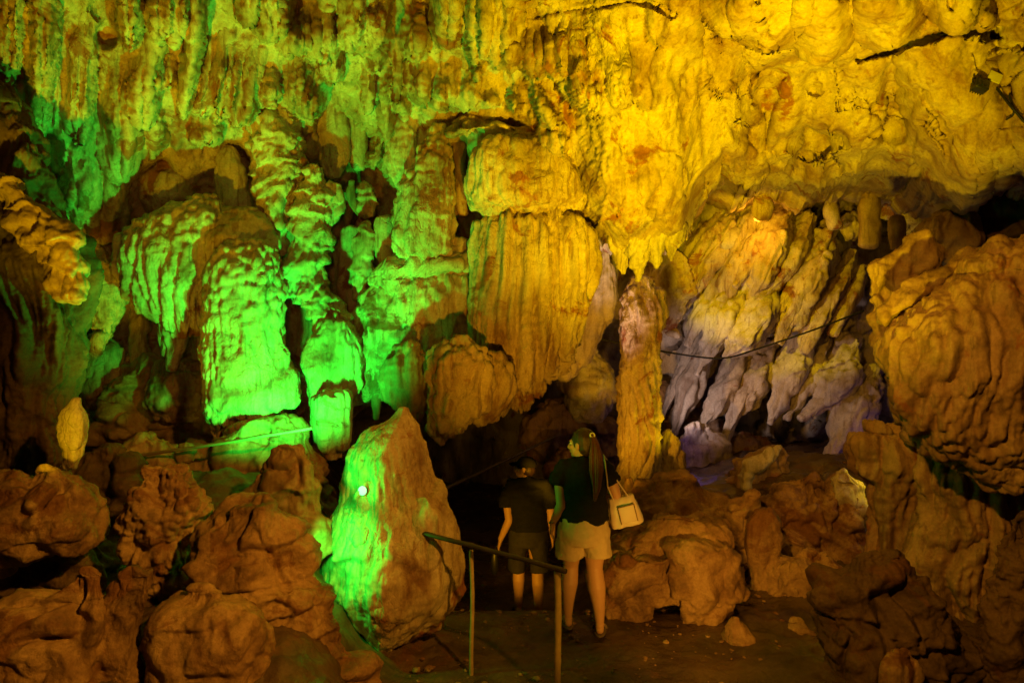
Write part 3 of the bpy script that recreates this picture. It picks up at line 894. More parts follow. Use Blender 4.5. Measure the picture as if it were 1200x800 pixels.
for i, (rows, d, lab) in enumerate([
    ([(352, 150, 162), (380, 152, 172), (410, 154, 174), (440, 152, 178), (455, 158, 172)], 7.9, 'thin orange dripstone hanging behind the wide drapery'),
    ([(398, 92, 130), (415, 88, 146), (440, 90, 148), (462, 96, 140), (478, 104, 128)], 7.8, 'pale yellow lump low behind the thin trailing dripstone'),
    ([(418, 134, 160), (440, 130, 166), (462, 132, 158), (475, 138, 150)], 8.0, 'small yellow lump in the hollow under the wide drapery'),
    ([(432, 186, 220), (450, 172, 236), (470, 170, 238), (486, 180, 232)], 7.5, 'yellow scalloped lump below the hanging green point'),
    ([(360, 170, 186), (390, 172, 190), (420, 176, 188)], 8.1, 'narrow brown rib in the hollow behind the wide drapery')]):
    formation('dripstone_lump', lab, 'dripstone', [dict(rows=rows, d=d, k=.8, style='knob', s=.7)], C_, 'lumps in the hollow of the left wall')
formation('rock_ledge', 'brown shelf of rock running under the green column', 'rock', [
    dict(rows=[(472, 120, 356), (486, 92, 372), (502, 84, 378), (516, 110, 360)], d=7.7, k=.25, style='rock')], BR)

# ------------------------------------------------------------------ the great curtain, middle
formation('dripstone_dome', 'broad yellow dome of dripstone on top of the great curtain', 'dripstone', [
    dict(cap=.3, wob=.5, rows=[(163, 588, 630), (172, 566, 652), (186, 554, 668), (206, 547, 680), (222, 546, 687), (232, 550, 688)], d=6.72, k=.6, style='drape', s=.8)], C_)
formation('dripstone_ledge', 'orange brown rounded lip between the dome and the great curtain', 'dripstone', [
    dict(cap=.1, rows=[(232, 566, 680), (242, 560, 686), (254, 566, 688)], d=6.98, k=.5, style='smooth', s=.5)], BR)
formation('dripstone_curtain', 'great fluted orange and yellow curtain hanging in the middle of the wall', 'dripstone', [
    dict(cap=.12, wob=.45, rows=[(252, 574, 668), (262, 561, 684), (285, 558, 690), (320, 558, 692), (350, 556, 689), (385, 553, 680), (415, 550, 668), (440, 556, 650), (460, 570, 632), (474, 584, 616)], d=6.85, k=.55, style='drapefine', s=1.3, fringe=.12)], C_)
formation('dripstone_slope', 'sloping green and orange shoulder joining the great curtain on its left', 'dripstone', [
    dict(rows=[(300, 488, 540), (316, 458, 562), (340, 432, 572), (372, 414, 574), (400, 402, 570), (425, 392, 550), (446, 384, 510), (462, 376, 450), (474, 372, 410)], d=7.15, k=.4, style='drape')], C_)
formation('dripstone_overhang', 'shadowed olive overhang above the sloping shoulder', 'dripstone', [
    dict(rows=[(290, 520, 560), (304, 470, 566), (316, 440, 560), (326, 432, 500)], d=7.05, k=.4, style='drape')], C_)
formation('dripstone_lobe', 'brown knobbly lobe hanging in front of the foot of the great curtain', 'dripstone', [
    dict(rows=[(396, 534, 552), (408, 514, 568), (428, 503, 578), (452, 501, 580), (478, 502, 572), (494, 506, 548), (506, 510, 530), (516, 514, 522)], d=6.3, k=.65, style='popdrape', fringe=.08)], C_)
formation('dripstone_lobe', 'brown fringed lobe at the lower right foot of the great curtain', 'dripstone', [
    dict(rows=[(420, 560, 590), (436, 552, 600), (460, 552, 602), (480, 556, 592), (490, 560, 578)], d=6.4, k=.65, style='popdrape', fringe=.08)], C_)
formation('dripstone_lobe', 'orange brown lobe left of the knobbly brown lobe', 'dripstone', [
    dict(rows=[(408, 462, 490), (420, 450, 500), (440, 446, 504), (458, 450, 502), (476, 460, 498), (492, 472, 490)], d=6.55, k=.65, style='drape')], BR)
formation('stalactite', 'slim brown stalactite in the dark gap under the orange brown lobe', 'stalactite', [
    dict(rows=[(448, 434, 446), (470, 436, 448), (490, 438, 444)], d=7.0, k=.9, style='column')], BR)

# ------------------------------------------------------------------ behind the curtain, and the column
formation('dripstone_curtain', 'pale lilac curtain hanging behind the right edge of the great curtain', 'dripstone', [
    dict(rows=[(268, 694, 710), (295, 692, 716), (320, 694, 722), (345, 688, 722), (370, 676, 718), (395, 664, 706), (420, 652, 692), (440, 648, 674)], d=9.0, k=.45, style='drape')], PA)
formation('dripstone_curtain', 'yellowish pale drapery hanging beside the head of the column', 'dripstone', [
    dict(rows=[(300, 706, 722), (325, 704, 726), (345, 706, 724)], d=9.6, k=.6, style='drape')], PA)
formation('cave_rock', 'pale mottled rock with dark hollows below the lilac curtain', 'rock', [
    dict(rows=[(414, 664, 700), (430, 650, 718), (450, 648, 722), (470, 660, 722), (486, 672, 712)], d=10, k=.5, style='knob')], PA)
formation('cave_rock', 'low brown rock in the dark below the pale mottled rock', 'rock', [
    dict(rows=[(478, 632, 690), (500, 612, 726), (530, 616, 728), (560, 640, 726)], d=11, k=.5, style='rock')], BR)
formation('stone_column', 'free standing slender yellow stone column with a fluted skin', 'column', [
    dict(rows=[(330, 742, 764), (345, 734, 775), (368, 731, 777), (400, 728, 773), (450, 727, 772), (500, 726, 771), (550, 724, 769), (580, 720, 770), (600, 712, 776)], d=8.5, k=.9, wob=.25, style='column', s=1.1)], C_)
formation('stalagmite', 'short rounded stalagmite at the right foot of the slender column', 'stalagmite', [
    dict(rows=[(506, 776, 788), (518, 772, 796), (540, 769, 802), (565, 765, 806), (590, 760, 812)], d=8.7, k=.85, style='column')], C_)
formation('stalagmite', 'tiny stalagmite just above the cream handbag', 'stalagmite', [
    dict(rows=[(562, 733, 741), (572, 730, 744), (590, 726, 748)], d=7.6, k=.85, style='column')], BR)
STAL = 'white tipped stalactites above the column'
for rows, d, lab in [
    ([(272, 712, 744), (290, 718, 740), (308, 723, 736), (320, 727, 732)], 6.95, 'white tipped stalactite, the leftmost over the slender column'),
    ([(276, 732, 764), (296, 736, 759), (314, 741, 753), (329, 744, 750)], 6.85, 'white tipped stalactite hanging lowest, just over the slender column'),
    ([(272, 752, 782), (288, 756, 777), (304, 762, 773), (313, 765, 770)], 6.9, 'white tipped stalactite right of the lowest one over the column'),
    ([(264, 772, 802), (281, 776, 797), (295, 781, 791), (305, 784, 788)], 6.95, 'rightmost white tipped stalactite of the row over the column')]:
    formation('stalactite', lab, 'stalactite', [dict(rows=rows, d=d, k=.8, style='column', s=1.3)], PA, STAL)
formation('cave_rock', 'orange red rock face behind the head of the column', 'rock', [
    dict(rows=[(300, 760, 800), (325, 752, 812), (355, 756, 812), (385, 770, 800)], d=10.5, k=.4, style='rock')], W_)

# ------------------------------------------------------------------ the slanting curtains of the inner chamber
SL = 'slanting curtains of the inner chamber'
for lab, parts, m in [
    ('dark brown slanting blade at the left end of the yellow curtains', [([(862, 240, 12), (838, 285, 23), (814, 325, 16), (805, 360, 4)], 11.3, 10.8), ([(842, 250, 10), (815, 300, 16), (795, 348, 5)], 11.4, 11.0)], C_),
    ('olive slanting blade second from the left of the yellow curtains', [([(886, 246, 13), (868, 295, 17), (852, 335, 15), (843, 378, 4)], 11.0, 10.5)], C_),
    ('broad bright yellow bulging blade in the middle of the curtains', [([(916, 246, 15), (903, 290, 26), (888, 330, 18), (877, 349, 4)], 10.8, 10.3), ([(900, 250, 8), (884, 300, 8), (861, 334, 4)], 10.7, 10.3)], C_),
    ('bright yellow blade with a rounded head right of the broad bulge', [([(944, 256, 14), (930, 290, 19), (910, 330, 13), (889, 351, 4)], 10.7, 10.2)], C_),
    ('long yellow blade running down to a point in the right half', [([(976, 262, 9), (957, 305, 20), (936, 350, 19), (915, 401, 4)], 10.6, 10.1), ([(958, 275, 7), (938, 325, 11), (916, 364, 3)], 10.5, 10.1)], C_),
    ('yellow slab at the right end of the yellow curtains', [([(998, 296, 7), (980, 335, 16), (958, 372, 13), (943, 409, 4)], 10.5, 10.1), ([(1008, 316, 8), (994, 350, 11), (976, 390, 4)], 10.4, 10.1)], C_),
    ('thin pale blade lowest at the left of the inner curtains', [([(850, 312, 8), (828, 360, 13), (806, 404, 3)], 10.9, 10.5)], PA),
    ('broad lilac white slab under the yellow bulge', [([(902, 334, 14), (886, 368, 28), (866, 402, 20), (850, 418, 4)], 10.6, 10.2)], PA),
    ('pale blade with a dark groove left of the lilac white slab', [([(870, 330, 12), (846, 375, 18), (818, 438, 3)], 10.7, 10.3)], PA),
    ('long pale rib sweeping down to the left under the black cable', [([(842, 380, 12), (816, 435, 13), (785, 518, 3)], 11.0, 10.5), ([(822, 384, 6), (798, 440, 8), (772, 498, 3)], 11.1, 10.7)], PA),
    ('brown grooved rib below the broad lilac slab', [([(872, 404, 11), (850, 455, 14), (819, 505, 3)], 10.9, 10.4)], PA),
    ('pale rib with a yellow stain under the black cable', [([(902, 404, 9), (882, 450, 18), (857, 493, 3)], 10.8, 10.4), ([(888, 420, 7), (866, 470, 11), (850, 516, 3)], 10.7, 10.4)], PA),
    ('pale slender rib ending in a hooked tip', [([(944, 380, 9), (924, 440, 18), (903, 495, 3)], 10.7, 10.2)], PA),
    ('dark grooved rib right of the hooked one', [([(970, 386, 10), (950, 440, 14), (922, 490, 3)], 10.7, 10.2)], PA),
    ('violet tinged broad slab near the right end of the lower row', [([(996, 398, 11), (979, 450, 23), (951, 486, 4)], 10.5, 10.0), ([(984, 420, 6), (962, 470, 10), (938, 490, 3)], 10.4, 10.0)], PA),
    ('violet blade behind the right-hand rock', [([(1020, 434, 11), (1000, 480, 25), (969, 542, 4)], 10.3, 9.8)], PA)]:
    blade('slanting_dripstone', lab, 'dripstone', [dict(path=p, w=1.0, d0=a, d1=b, k=1.5, p=1.45, style='blade', s=.75) for p, a, b in parts], m, SL)
blade('slanting_dripstone', 'dim brown ledge of ribs along the foot of the inner curtains', 'dripstone', [dict(path=[(780, 470, 22), (840, 520, 26), (900, 545, 22)], w=1, d0=11.3, d1=11, k=.8, style='rock')], BR, SL)

# small shapes in the recess over the slanting curtains
for rows, d, lab, m in [
    ([(222, 1012, 1026), (240, 1008, 1030), (262, 1008, 1030), (285, 1006, 1030)], 9.6, 'smooth brown stalagmite in the dark recess under the ceiling', BR),
    ([(234, 968, 980), (250, 964, 984), (266, 972, 986)], 10.2, 'small yellow stalagmite at the top of the yellow curtains', C_),
    ([(256, 1044, 1058), (272, 1040, 1062), (292, 1042, 1060)], 8.6, 'short dark stump in the recess, nearest the dark furrowed rock', BR),
    ([(228, 886, 902), (240, 882, 904), (254, 884, 902)], 9.9, 'small pointed stalagmite before the orange glow', C_)]:
    formation('stalagmite', lab, 'stalagmite', [dict(rows=rows, d=d, k=.85, style='smooth', s=.6)], m)
formation('stalactite', 'small pointed stalactite on the rim of the right-hand ceiling', 'stalactite', [dict(rows=[(196, 1078, 1094), (206, 1080, 1092), (218, 1084, 1088)], d=6.75, k=.85, style='smooth', s=.6)], M['ceiling'])
rr = random.Random(4)
CR = 'crumbly red rocks in the recess'
for u, v, r_, d, lab in [(1055, 232, 24, 10.2, 'crumbly red rock in the middle of the recess'), (1018, 200, 18, 9.8, 'crumbly red rock tight under the rim of the ceiling'), (1100, 214, 26, 9.4, 'crumbly red rock under the small pointed stalactite'),
                    (1000, 262, 16, 10.4, 'crumbly red rock beside the smooth brown stalagmite'), (1068, 258, 16, 9.6, 'crumbly red rock over the dark green stump'), (985, 230, 15, 10.6, 'crumbly orange rock near the small yellow stalagmite')]:
    formation('cave_rock', lab, 'rock', [dict(rows=[(v - r_ * .7, u - r_ * .5, u + r_ * .5), (v, u - r_, u + r_ * .9), (v + r_ * .8, u - r_ * .6, u + r_ * .6)], d=d, k=.8, style='knob', s=1.6)], W_, CR)

# ------------------------------------------------------------------ right-hand rocks
formation('hanging_rock', 'huge orange brown bulging rock hanging at the right edge', 'rock', [
    dict(rows=[(322, 1120, 1290), (345, 1095, 1330), (375, 1062, 1340), (405, 1040, 1340), (435, 1038, 1330), (465, 1050, 1320), (495, 1068, 1310), (522, 1098, 1290), (540, 1130, 1270)], d=4.95, k=.55, style='flow', s=.85)], BR)
formation('hanging_rock', 'olive edged slab on the left flank of the huge bulging rock', 'rock', [
    dict(rows=[(284, 1056, 1092), (298, 1034, 1100), (322, 1020, 1100), (355, 1016, 1092), (395, 1016, 1080), (430, 1026, 1080), (465, 1040, 1086), (495, 1055, 1092), (515, 1066, 1096)], d=5.7, k=.6, style='smooth')], BR)
blade('hanging_rock', 'narrow orange ridge slanting up across the top of the bulging rock', 'rock', [dict(path=[(1142, 300, 9), (1105, 322, 15), (1070, 345, 17), (1040, 372, 12)], w=1, d0=5.1, d1=5.1, k=.9, p=1.3, style='rock')], BR)
blade('hanging_rock', 'dark ridge above the bulging rock at the right edge', 'rock', [dict(path=[(1320, 250, 30), (1240, 290, 34), (1180, 320, 26), (1150, 342, 12)], w=1, d0=5.2, d1=5.3, k=.9, p=1.3, style='rock')], BR)
formation('cave_rock', 'dark furrowed round rock in the shade above the orange ridge', 'rock', [
    dict(rows=[(250, 1098, 1126), (264, 1084, 1136), (284, 1080, 1138), (300, 1086, 1130)], d=7.2, k=.7, style='flow')], BR)
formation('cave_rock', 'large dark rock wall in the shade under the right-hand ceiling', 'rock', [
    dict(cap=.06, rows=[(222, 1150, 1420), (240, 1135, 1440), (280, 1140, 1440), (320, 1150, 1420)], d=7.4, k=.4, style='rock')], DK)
formation('stone_pillar', 'brown mushroom-headed pillar under the left end of the bulging rock', 'rock', [
    dict(rows=[(506, 1018, 1062), (518, 1007, 1076), (536, 1006, 1082), (560, 1014, 1082), (590, 1020, 1080), (620, 1022, 1078), (650, 1018, 1080), (680, 1010, 1084)], d=6.1, k=.75, style='flow', s=.9)], BR)
formation('flowstone_wall', 'brown fluted flowstone wall standing in the lower right corner', 'rock', [
    dict(rows=[(516, 1088, 1330), (545, 1080, 1340), (590, 1082, 1350), (630, 1080, 1350), (665, 1082, 1350), (710, 1094, 1350), (760, 1115, 1350), (820, 1135, 1350), (900, 1150, 1350)], d=5.75, k=.35, style='flow', s=1.25)], BR)
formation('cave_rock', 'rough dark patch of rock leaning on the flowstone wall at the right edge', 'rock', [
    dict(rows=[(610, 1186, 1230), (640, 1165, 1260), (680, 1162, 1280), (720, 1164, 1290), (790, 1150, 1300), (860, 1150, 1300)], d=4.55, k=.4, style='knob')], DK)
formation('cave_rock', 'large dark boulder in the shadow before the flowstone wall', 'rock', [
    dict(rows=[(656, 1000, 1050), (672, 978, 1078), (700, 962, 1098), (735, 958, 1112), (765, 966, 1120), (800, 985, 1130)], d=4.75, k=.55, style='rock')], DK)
formation('cave_rock', 'small ribbed rock lying at the foot of the dark boulder', 'rock', [
    dict(rows=[(768, 1038, 1066), (780, 1030, 1076), (796, 1028, 1080), (815, 1032, 1080)], d=4.35, k=.6, style='flow', s=.7)], BO)

# ------------------------------------------------------------------ boulders right of the path
formation('boulder', 'big orange boulder with an arched hollow beneath, right of the woman', 'boulder', [
    dict(cap=.12, rows=[(606, 768, 822), (618, 742, 846), (640, 718, 858), (662, 704, 864), (682, 700, 866), (694, 704, 862)], d=5.9, k=.6, style='rock', s=.65),
    dict(cap=.25, rows=[(650, 705, 800), (680, 700, 784), (700, 700, 768), (722, 704, 756), (740, 712, 748)], d=5.75, k=.7, style='rock', s=.6),
    dict(cap=.25, rows=[(640, 782, 860), (672, 786, 866), (700, 792, 866), (722, 800, 858), (742, 816, 844)], d=5.6, k=.7, style='rock', s=.6)], BO)
formation('boulder', 'flat topped brown boulder behind the arched orange one', 'boulder', [
    dict(rows=[(566, 762, 820), (580, 742, 862), (600, 730, 886), (630, 730, 892), (670, 740, 890)], d=7.0, k=.6, style='rock')], BO)
formation('boulder', 'pointed little rock standing alone at the edge of the path', 'boulder', [
    dict(rows=[(724, 857, 866), (738, 850, 874), (756, 846, 884), (770, 844, 890)], d=5.25, k=.8, style='rock', s=1.2)], BO)
formation('stalagmite', 'stubby round headed stalagmite beside the arched orange boulder', 'stalagmite', [
    dict(rows=[(602, 884, 906), (614, 876, 914), (632, 875, 916), (655, 878, 911), (680, 882, 908), (715, 878, 910)], d=6.3, k=.85, style='column')], BO)
formation('boulder', 'jagged rock with a pale yellow tip behind the flat topped boulder', 'boulder', [
    dict(rows=[(532, 882, 914), (546, 862, 922), (562, 845, 926), (585, 838, 936), (610, 840, 940)], d=8.2, k=.6, style='rock')], BR)
blade('boulder', 'pale upturned tip of rock on the jagged boulder', 'boulder', [dict(path=[(914, 524, 4), (900, 534, 9), (884, 546, 13), (872, 560, 12)], w=1, d0=7.9, d1=7.9, k=.9, style='rock')], PA)
formation('boulder', 'wide dark brown boulder right of the stubby stalagmite', 'boulder', [
    dict(rows=[(562, 930, 978), (578, 904, 1000), (600, 892, 1010), (630, 890, 1012), (660, 896, 1008), (690, 900, 1000)], d=7.1, k=.6, style='rock')], BO)
formation('boulder', 'small bright yellow lit rock near the mushroom-headed pillar', 'boulder', [
    dict(rows=[(552, 980, 1000), (560, 972, 1014), (575, 972, 1018), (592, 978, 1018)], d=7.0, k=.7, style='rock')], PA)
formation('boulder', 'low slab of rock in the dark between the stalagmite and the dark boulder', 'boulder', [
    dict(rows=[(650, 930, 965), (664, 905, 992), (690, 896, 1000), (720, 900, 990)], d=6.2, k=.6, style='rock')], BO)
formation('boulder', 'small brown rock leaning between flat topped boulder and stubby stalagmite', 'boulder', [
    dict(rows=[(580, 872, 888), (595, 846, 890), (620, 850, 886), (650, 852, 880)], d=6.7, k=.7, style='rock')], BO)
formation('boulder', 'violet lit boulder in the dark behind the jagged rock', 'boulder', [
    dict(rows=[(502, 800, 830), (516, 792, 846), (540, 790, 850), (570, 792, 850)], d=10, k=.7, style='knob')], PA)
for u, v, w_, h_, d, lab in [(932, 742, 22, 20, 5.5, 'loose stone on the dark path edge left of the big dark boulder'), (905, 728, 16, 14, 5.9, 'loose stone at the foot of the stubby stalagmite'), (720, 755, 12, 9, 5.5, 'loose stone by the left foot of the arched boulder'),
                           (668, 560, 30, 34, 9.2, 'dim brown rock in the passage behind the two visitors'), (700, 600, 30, 30, 8.6, 'dim rock by the foot of the column, behind the woman')]:
    formation('boulder', lab, 'boulder', [dict(rows=[(v - h_ * .7, u - w_ * .6, u + w_ * .5), (v, u - w_, u + w_), (v + h_ * .8, u - w_ * .9, u + w_ * .8)], d=d, k=.8, style='rock')], BO, 'loose rocks by the path')

# ------------------------------------------------------------------ boulders on the left
formation('boulder', 'orange brown boulder with an undercut belly at the left edge', 'boulder', [
    dict(rows=[(552, 28, 76), (562, 2, 96), (580, -26, 110), (602, -46, 116), (616, -60, 114)], d=4.4, k=.6, style='smooth'),
    dict(rows=[(590, -90, 60), (615, -95, 50), (640, -100, 26), (662, -100, 8)], d=4.45, k=.5, style='smooth')], BO)
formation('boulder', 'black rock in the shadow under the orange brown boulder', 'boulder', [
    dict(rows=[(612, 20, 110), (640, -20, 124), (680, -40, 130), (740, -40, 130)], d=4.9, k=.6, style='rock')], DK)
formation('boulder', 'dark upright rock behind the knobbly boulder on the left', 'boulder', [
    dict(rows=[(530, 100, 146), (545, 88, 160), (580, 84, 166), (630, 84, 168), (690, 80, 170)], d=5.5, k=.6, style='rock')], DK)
formation('boulder', 'knobbly pitted boulder standing between smooth ones on the left', 'boulder', [
    dict(rows=[(556, 176, 214), (574, 160, 230), (596, 146, 236), (620, 138, 236), (645, 150, 233), (670, 166, 228), (692, 180, 222), (704, 190, 212)], d=4.5, k=.65, style='knob')], BO)
formation('boulder', 'huge smooth brown boulder filling the lower left corner', 'boulder', [
    dict(rows=[(672, 78, 124), (690, 30, 132), (720, -30, 132), (760, -80, 128), (820, -120, 120), (920, -130, 110)], d=3.7, k=.5, style='smooth'),
    dict(rows=[(674, 130, 178), (692, 112, 184), (730, 98, 182), (780, 80, 176), (850, 50, 170), (920, 40, 168)], d=3.75, k=.6, style='smooth')], BO)
formation('boulder', 'smooth rounded boulder at the bottom between the huge one and the pyramid', 'boulder', [
    dict(rows=[(694, 216, 268), (708, 192, 296), (730, 178, 316), (760, 170, 326), (800, 170, 326), (860, 168, 320), (920, 168, 320)], d=3.8, k=.6, style='smooth', s=.8)], BO)
formation('boulder', 'pointed pyramid-shaped boulder in front of the green-lit stone', 'boulder', [
    dict(rows=[(584, 298, 312), (600, 282, 328), (622, 256, 346), (648, 238, 358), (674, 236, 374), (700, 246, 388), (730, 268, 402), (765, 290, 418), (800, 306, 428), (860, 316, 446), (920, 316, 450)], d=4.3, k=.55, style='rock', p=1.0)], BO)
formation('boulder', 'yellow brown rough rock slope in the middle distance under the pole', 'boulder', [
    dict(rows=[(514, 258, 362), (528, 220, 378), (550, 196, 388), (580, 188, 392), (620, 190, 392), (670, 200, 392)], d=6.6, k=.4, style='rock'),
    ], BR)
formation('boulder', 'rounded yellow brown rock bulging up between the pyramid and the stump of dripstone', 'boulder', [
    dict(rows=[(530, 314, 356), (548, 296, 374), (572, 290, 380), (598, 296, 384), (640, 300, 384)], d=5.05, k=.5, style='rock', s=.8)], BR)
formation('boulder', 'small angular rock lying on top of the slope under the pole', 'boulder', [
    dict(rows=[(522, 208, 226), (530, 204, 232), (538, 208, 228)], d=6.1, k=.7, style='rock')], BR)
formation('boulder', 'dim brown rock behind the upright rock, under the shelf', 'boulder', [
    dict(rows=[(520, 140, 200), (540, 128, 214), (575, 130, 216)], d=6.2, k=.6, style='rock')], BR)

# ------------------------------------------------------------------ the green-lit stone in the middle foreground
formation('standing_stone', 'tall leaning stone lit vivid green on its left side, orange on its right', 'standing stone', [
    dict(cap=.3, wob=.35, rows=[(478, 467, 480), (492, 450, 489), (508, 430, 495), (528, 411, 502), (555, 399, 510), (585, 393, 520), (615, 388, 532), (640, 382, 543), (660, 380, 548), (685, 382, 545), (710, 390, 530), (735, 402, 508), (755, 414, 482), (770, 428, 458)], d=5.2, k=.95, style='stone', s=.55, p=1.6)], C_)
formation('dripstone', 'knobbly rib running down the green-lit side of the standing stone', 'dripstone', [
    dict(rows=[(566, 424, 438), (580, 418, 446), (605, 412, 452), (640, 414, 460), (675, 424, 466), (705, 438, 470), (725, 450, 466)], d=4.90, k=.55, style='pop', s=.8)], C_)
formation('dripstone', 'smooth curving rib between green and orange on the standing stone', 'dripstone', [
    dict(rows=[(586, 486, 502), (598, 478, 512), (618, 468, 520), (645, 466, 520), (668, 474, 516)], d=4.96, k=.5, style='stone', s=.5)], C_)
blade('dripstone', 'slanting bright green rib high on the standing stone', 'dripstone', [dict(path=[(440, 560, 7), (450, 590, 9), (462, 620, 9), (468, 650, 6)], w=1, d0=4.93, d1=4.86, k=.9, style='column')], C_)

# ------------------------------------------------------------------ red brown shapes inside the hollows of the left wall
RB = 'red brown shapes in the hollows of the left wall'
for rows, d, st_, lab in [
    ([(112, 378, 400), (130, 374, 408), (160, 372, 412), (190, 376, 410), (206, 382, 400)], 7.5, 'drape', 'broad red brown slab in the hollow above the egg-shaped knob'),
    ([(128, 404, 424), (150, 402, 430), (178, 406, 432), (196, 412, 428)], 7.55, 'drape', 'narrow red brown slab beside the broad one above the egg-shaped knob'),
    ([(176, 258, 280), (200, 252, 290), (228, 254, 296), (250, 260, 300)], 7.45, 'smooth', 'red brown block in the hollow above the rounded cap of rock'),
    ([(196, 176, 214), (212, 164, 226), (232, 160, 222), (246, 170, 210)], 7.5, 'smooth', 'red brown ledge in the hollow above the wide drapery'),
    ([(142, 494, 508), (165, 490, 510), (200, 490, 506), (240, 488, 502)], 7.2, 'drape', 'thin red brown rib in the slot left of the long knobbly drapery'),
    ([(126, 530, 546), (150, 528, 550), (180, 530, 548), (214, 533, 545), (250, 534, 546)], 7.1, 'drape', 'orange brown rib in the slot left of the yellow dome'),
    ([(270, 398, 420), (300, 394, 424), (340, 396, 424), (375, 402, 420)], 7.6, 'drape', 'dim red brown rib below the red brown finger'),
    ([(150, 660, 684), (180, 664, 692), (215, 680, 700), (250, 688, 704)], 7.0, 'drape', 'orange brown rib right of the yellow dome'),
    ([(318, 232, 250), (350, 228, 244), (385, 226, 242), (420, 224, 238)], 7.6, 'drape', 'dark red brown rib in the slot between the wide drapery and the tall green column'),
    ([(150, 532, 600), (162, 520, 640), (172, 540, 660)], 7.0, 'smooth', 'brown overhanging brow above the yellow dome'),
    ([(440, 300, 350), (458, 296, 366), (476, 310, 370)], 7.7, 'knob', 'brown lump in the dark right of the foot of the tall green column')]:
    formation('dripstone', lab, 'dripstone', [dict(rows=rows, d=d, k=.7, style=st_, s=.8)], W_, RB)
# ------------------------------------------------------------------ the two visitors
def hand_shapes(bm, wrist, side, s=1.0, point=(0, 0, -1)):
    """relaxed hand hanging from the wrist: palm, four unequal bent fingers, thumb on the forward side"""
    w = Vector(wrist)
    d = Vector(point).normalized()
    fwd = Vector((0, 1, 0)); fwd = (fwd - d * fwd.dot(d)).normalized()      # thumb side
    inn = Vector((-side, 0, 0)); inn = (inn - d * inn.dot(d)).normalized()  # palm faces the thigh
    tube_bm(bm, [w - d * .02 * s, w + d * .03 * s, w + d * .075 * s], [(.022 * s, .027 * s), (.019 * s, .036 * s), (.016 * s, .037 * s)], 12)
    for k, (off, ln) in enumerate(((.030, .072), (.010, .080), (-.010, .074), (-.029, .058))):
        b = w + d * .07 * s + fwd * off * s
        p = [b, b + d * ln * .42 * s + inn * .006 * s, b + d * ln * .74 * s + inn * .02 * s, b + d * ln * .92 * s + inn * .038 * s]
        tube_bm(bm, p, [.0092 * s, .0088 * s, .008 * s, .007 * s], 8)
    b = w + d * .02 * s + fwd * .028 * s
    tube_bm(bm, [b, b + d * .028 * s + fwd * .026 * s + inn * .006 * s, b + d * .056 * s + fwd * .034 * s + inn * .016 * s], [.012 * s, .0105 * s, .008 * s], 8)

def foot_shapes(bm, ankle, yaw=0, s=1.0):
    a = Vector(ankle)
    f = Vector((math.sin(yaw), math.cos(yaw), 0)); r = Vector((math.cos(yaw), -math.sin(yaw), 0))
    z0 = a.z - .075 * s
    h = Vector((a.x, a.y, z0))
    tube_bm(bm, [a + Vector((0, 0, .02)), h + Vector((0, 0, .05)) - f * .01, h + Vector((0, 0, .033)) - f * .03], [.036 * s, .036 * s, .033 * s], 12)
    tube_bm(bm, [h - f * .04 * s + Vector((0, 0, .032)), h + f * .06 * s + Vector((0, 0, .036)), h + f * .13 * s + Vector((0, 0, .022))], [(.032 * s, .030 * s), (.040 * s, .03 * s), (.042 * s, .018 * s)], 12)
    for k in range(5):
        t = h + f * (.125 + .018 - abs(k - 1) * .008) * s + r * (-.032 + .016 * k) * s + Vector((0, 0, .014))
        tube_bm(bm, [t, t + f * .025 * s], [.0095, .008], 8)

def head_shapes(bm, c, yaw, s=1.0):
    """skull, jaw, nose, lips, brows and ears; yaw turns the face from straight away (+y) to the left"""
    rot = Matrix.Rotation(yaw, 4, 'Z')
    def T(x, y, z): return Vector(c) + (rot @ Vector((x * s, y * s, z * s)))
    ell_bm(bm, T(0, -.012, .02), (.074 * s, .093 * s, .095 * s), rot)
    ell_bm(bm, T(0, .03, -.045), (.056 * s, .058 * s, .068 * s), rot)
    ell_bm(bm, T(0, .062, -.092), (.026 * s, .024 * s, .020 * s), rot, 12)                      # chin
    tube_bm(bm, [T(0, .088, .012), T(0, .104, -.018), T(0, .112, -.034)], [.009 * s, .012 * s, .015 * s], 8)   # nose
    ell_bm(bm, T(.012, .1, -.038), (.010 * s, .010 * s, .008 * s), rot, 10); ell_bm(bm, T(-.012, .1, -.038), (.010 * s, .010 * s, .008 * s), rot, 10)
    ell_bm(bm, T(0, .088, -.058), (.022 * s, .012 * s, .006 * s), rot, 12); ell_bm(bm, T(0, .086, -.069), (.020 * s, .012 * s, .007 * s), rot, 12)  # lips
    for sx in (-1, 1):
        ell_bm(bm, T(sx * .031, .079, .024), (.022 * s, .010 * s, .007 * s), rot, 12)           # brow
        ell_bm(bm, T(sx * .036, .066, -.022), (.022 * s, .020 * s, .018 * s), rot, 12)          # cheek
        ell_bm(bm, T(sx * .075, -.004, -.008), (.010 * s, .020 * s, .032 * s), rot, 12)         # ear
        ell_bm(bm, T(sx * .080, -.010, .006), (.008 * s, .020 * s, .020 * s), rot, 12)
    return T

def eyes(T, root, s=1.0):
    for sx in (-1, 1):
        bm = bmesh.new()
        ell_bm(bm, T(sx * .031, .0745, .006), (.011 * s, .011 * s, .008 * s), None, 12)
        bm_obj('eye', bm, M['white'], root)

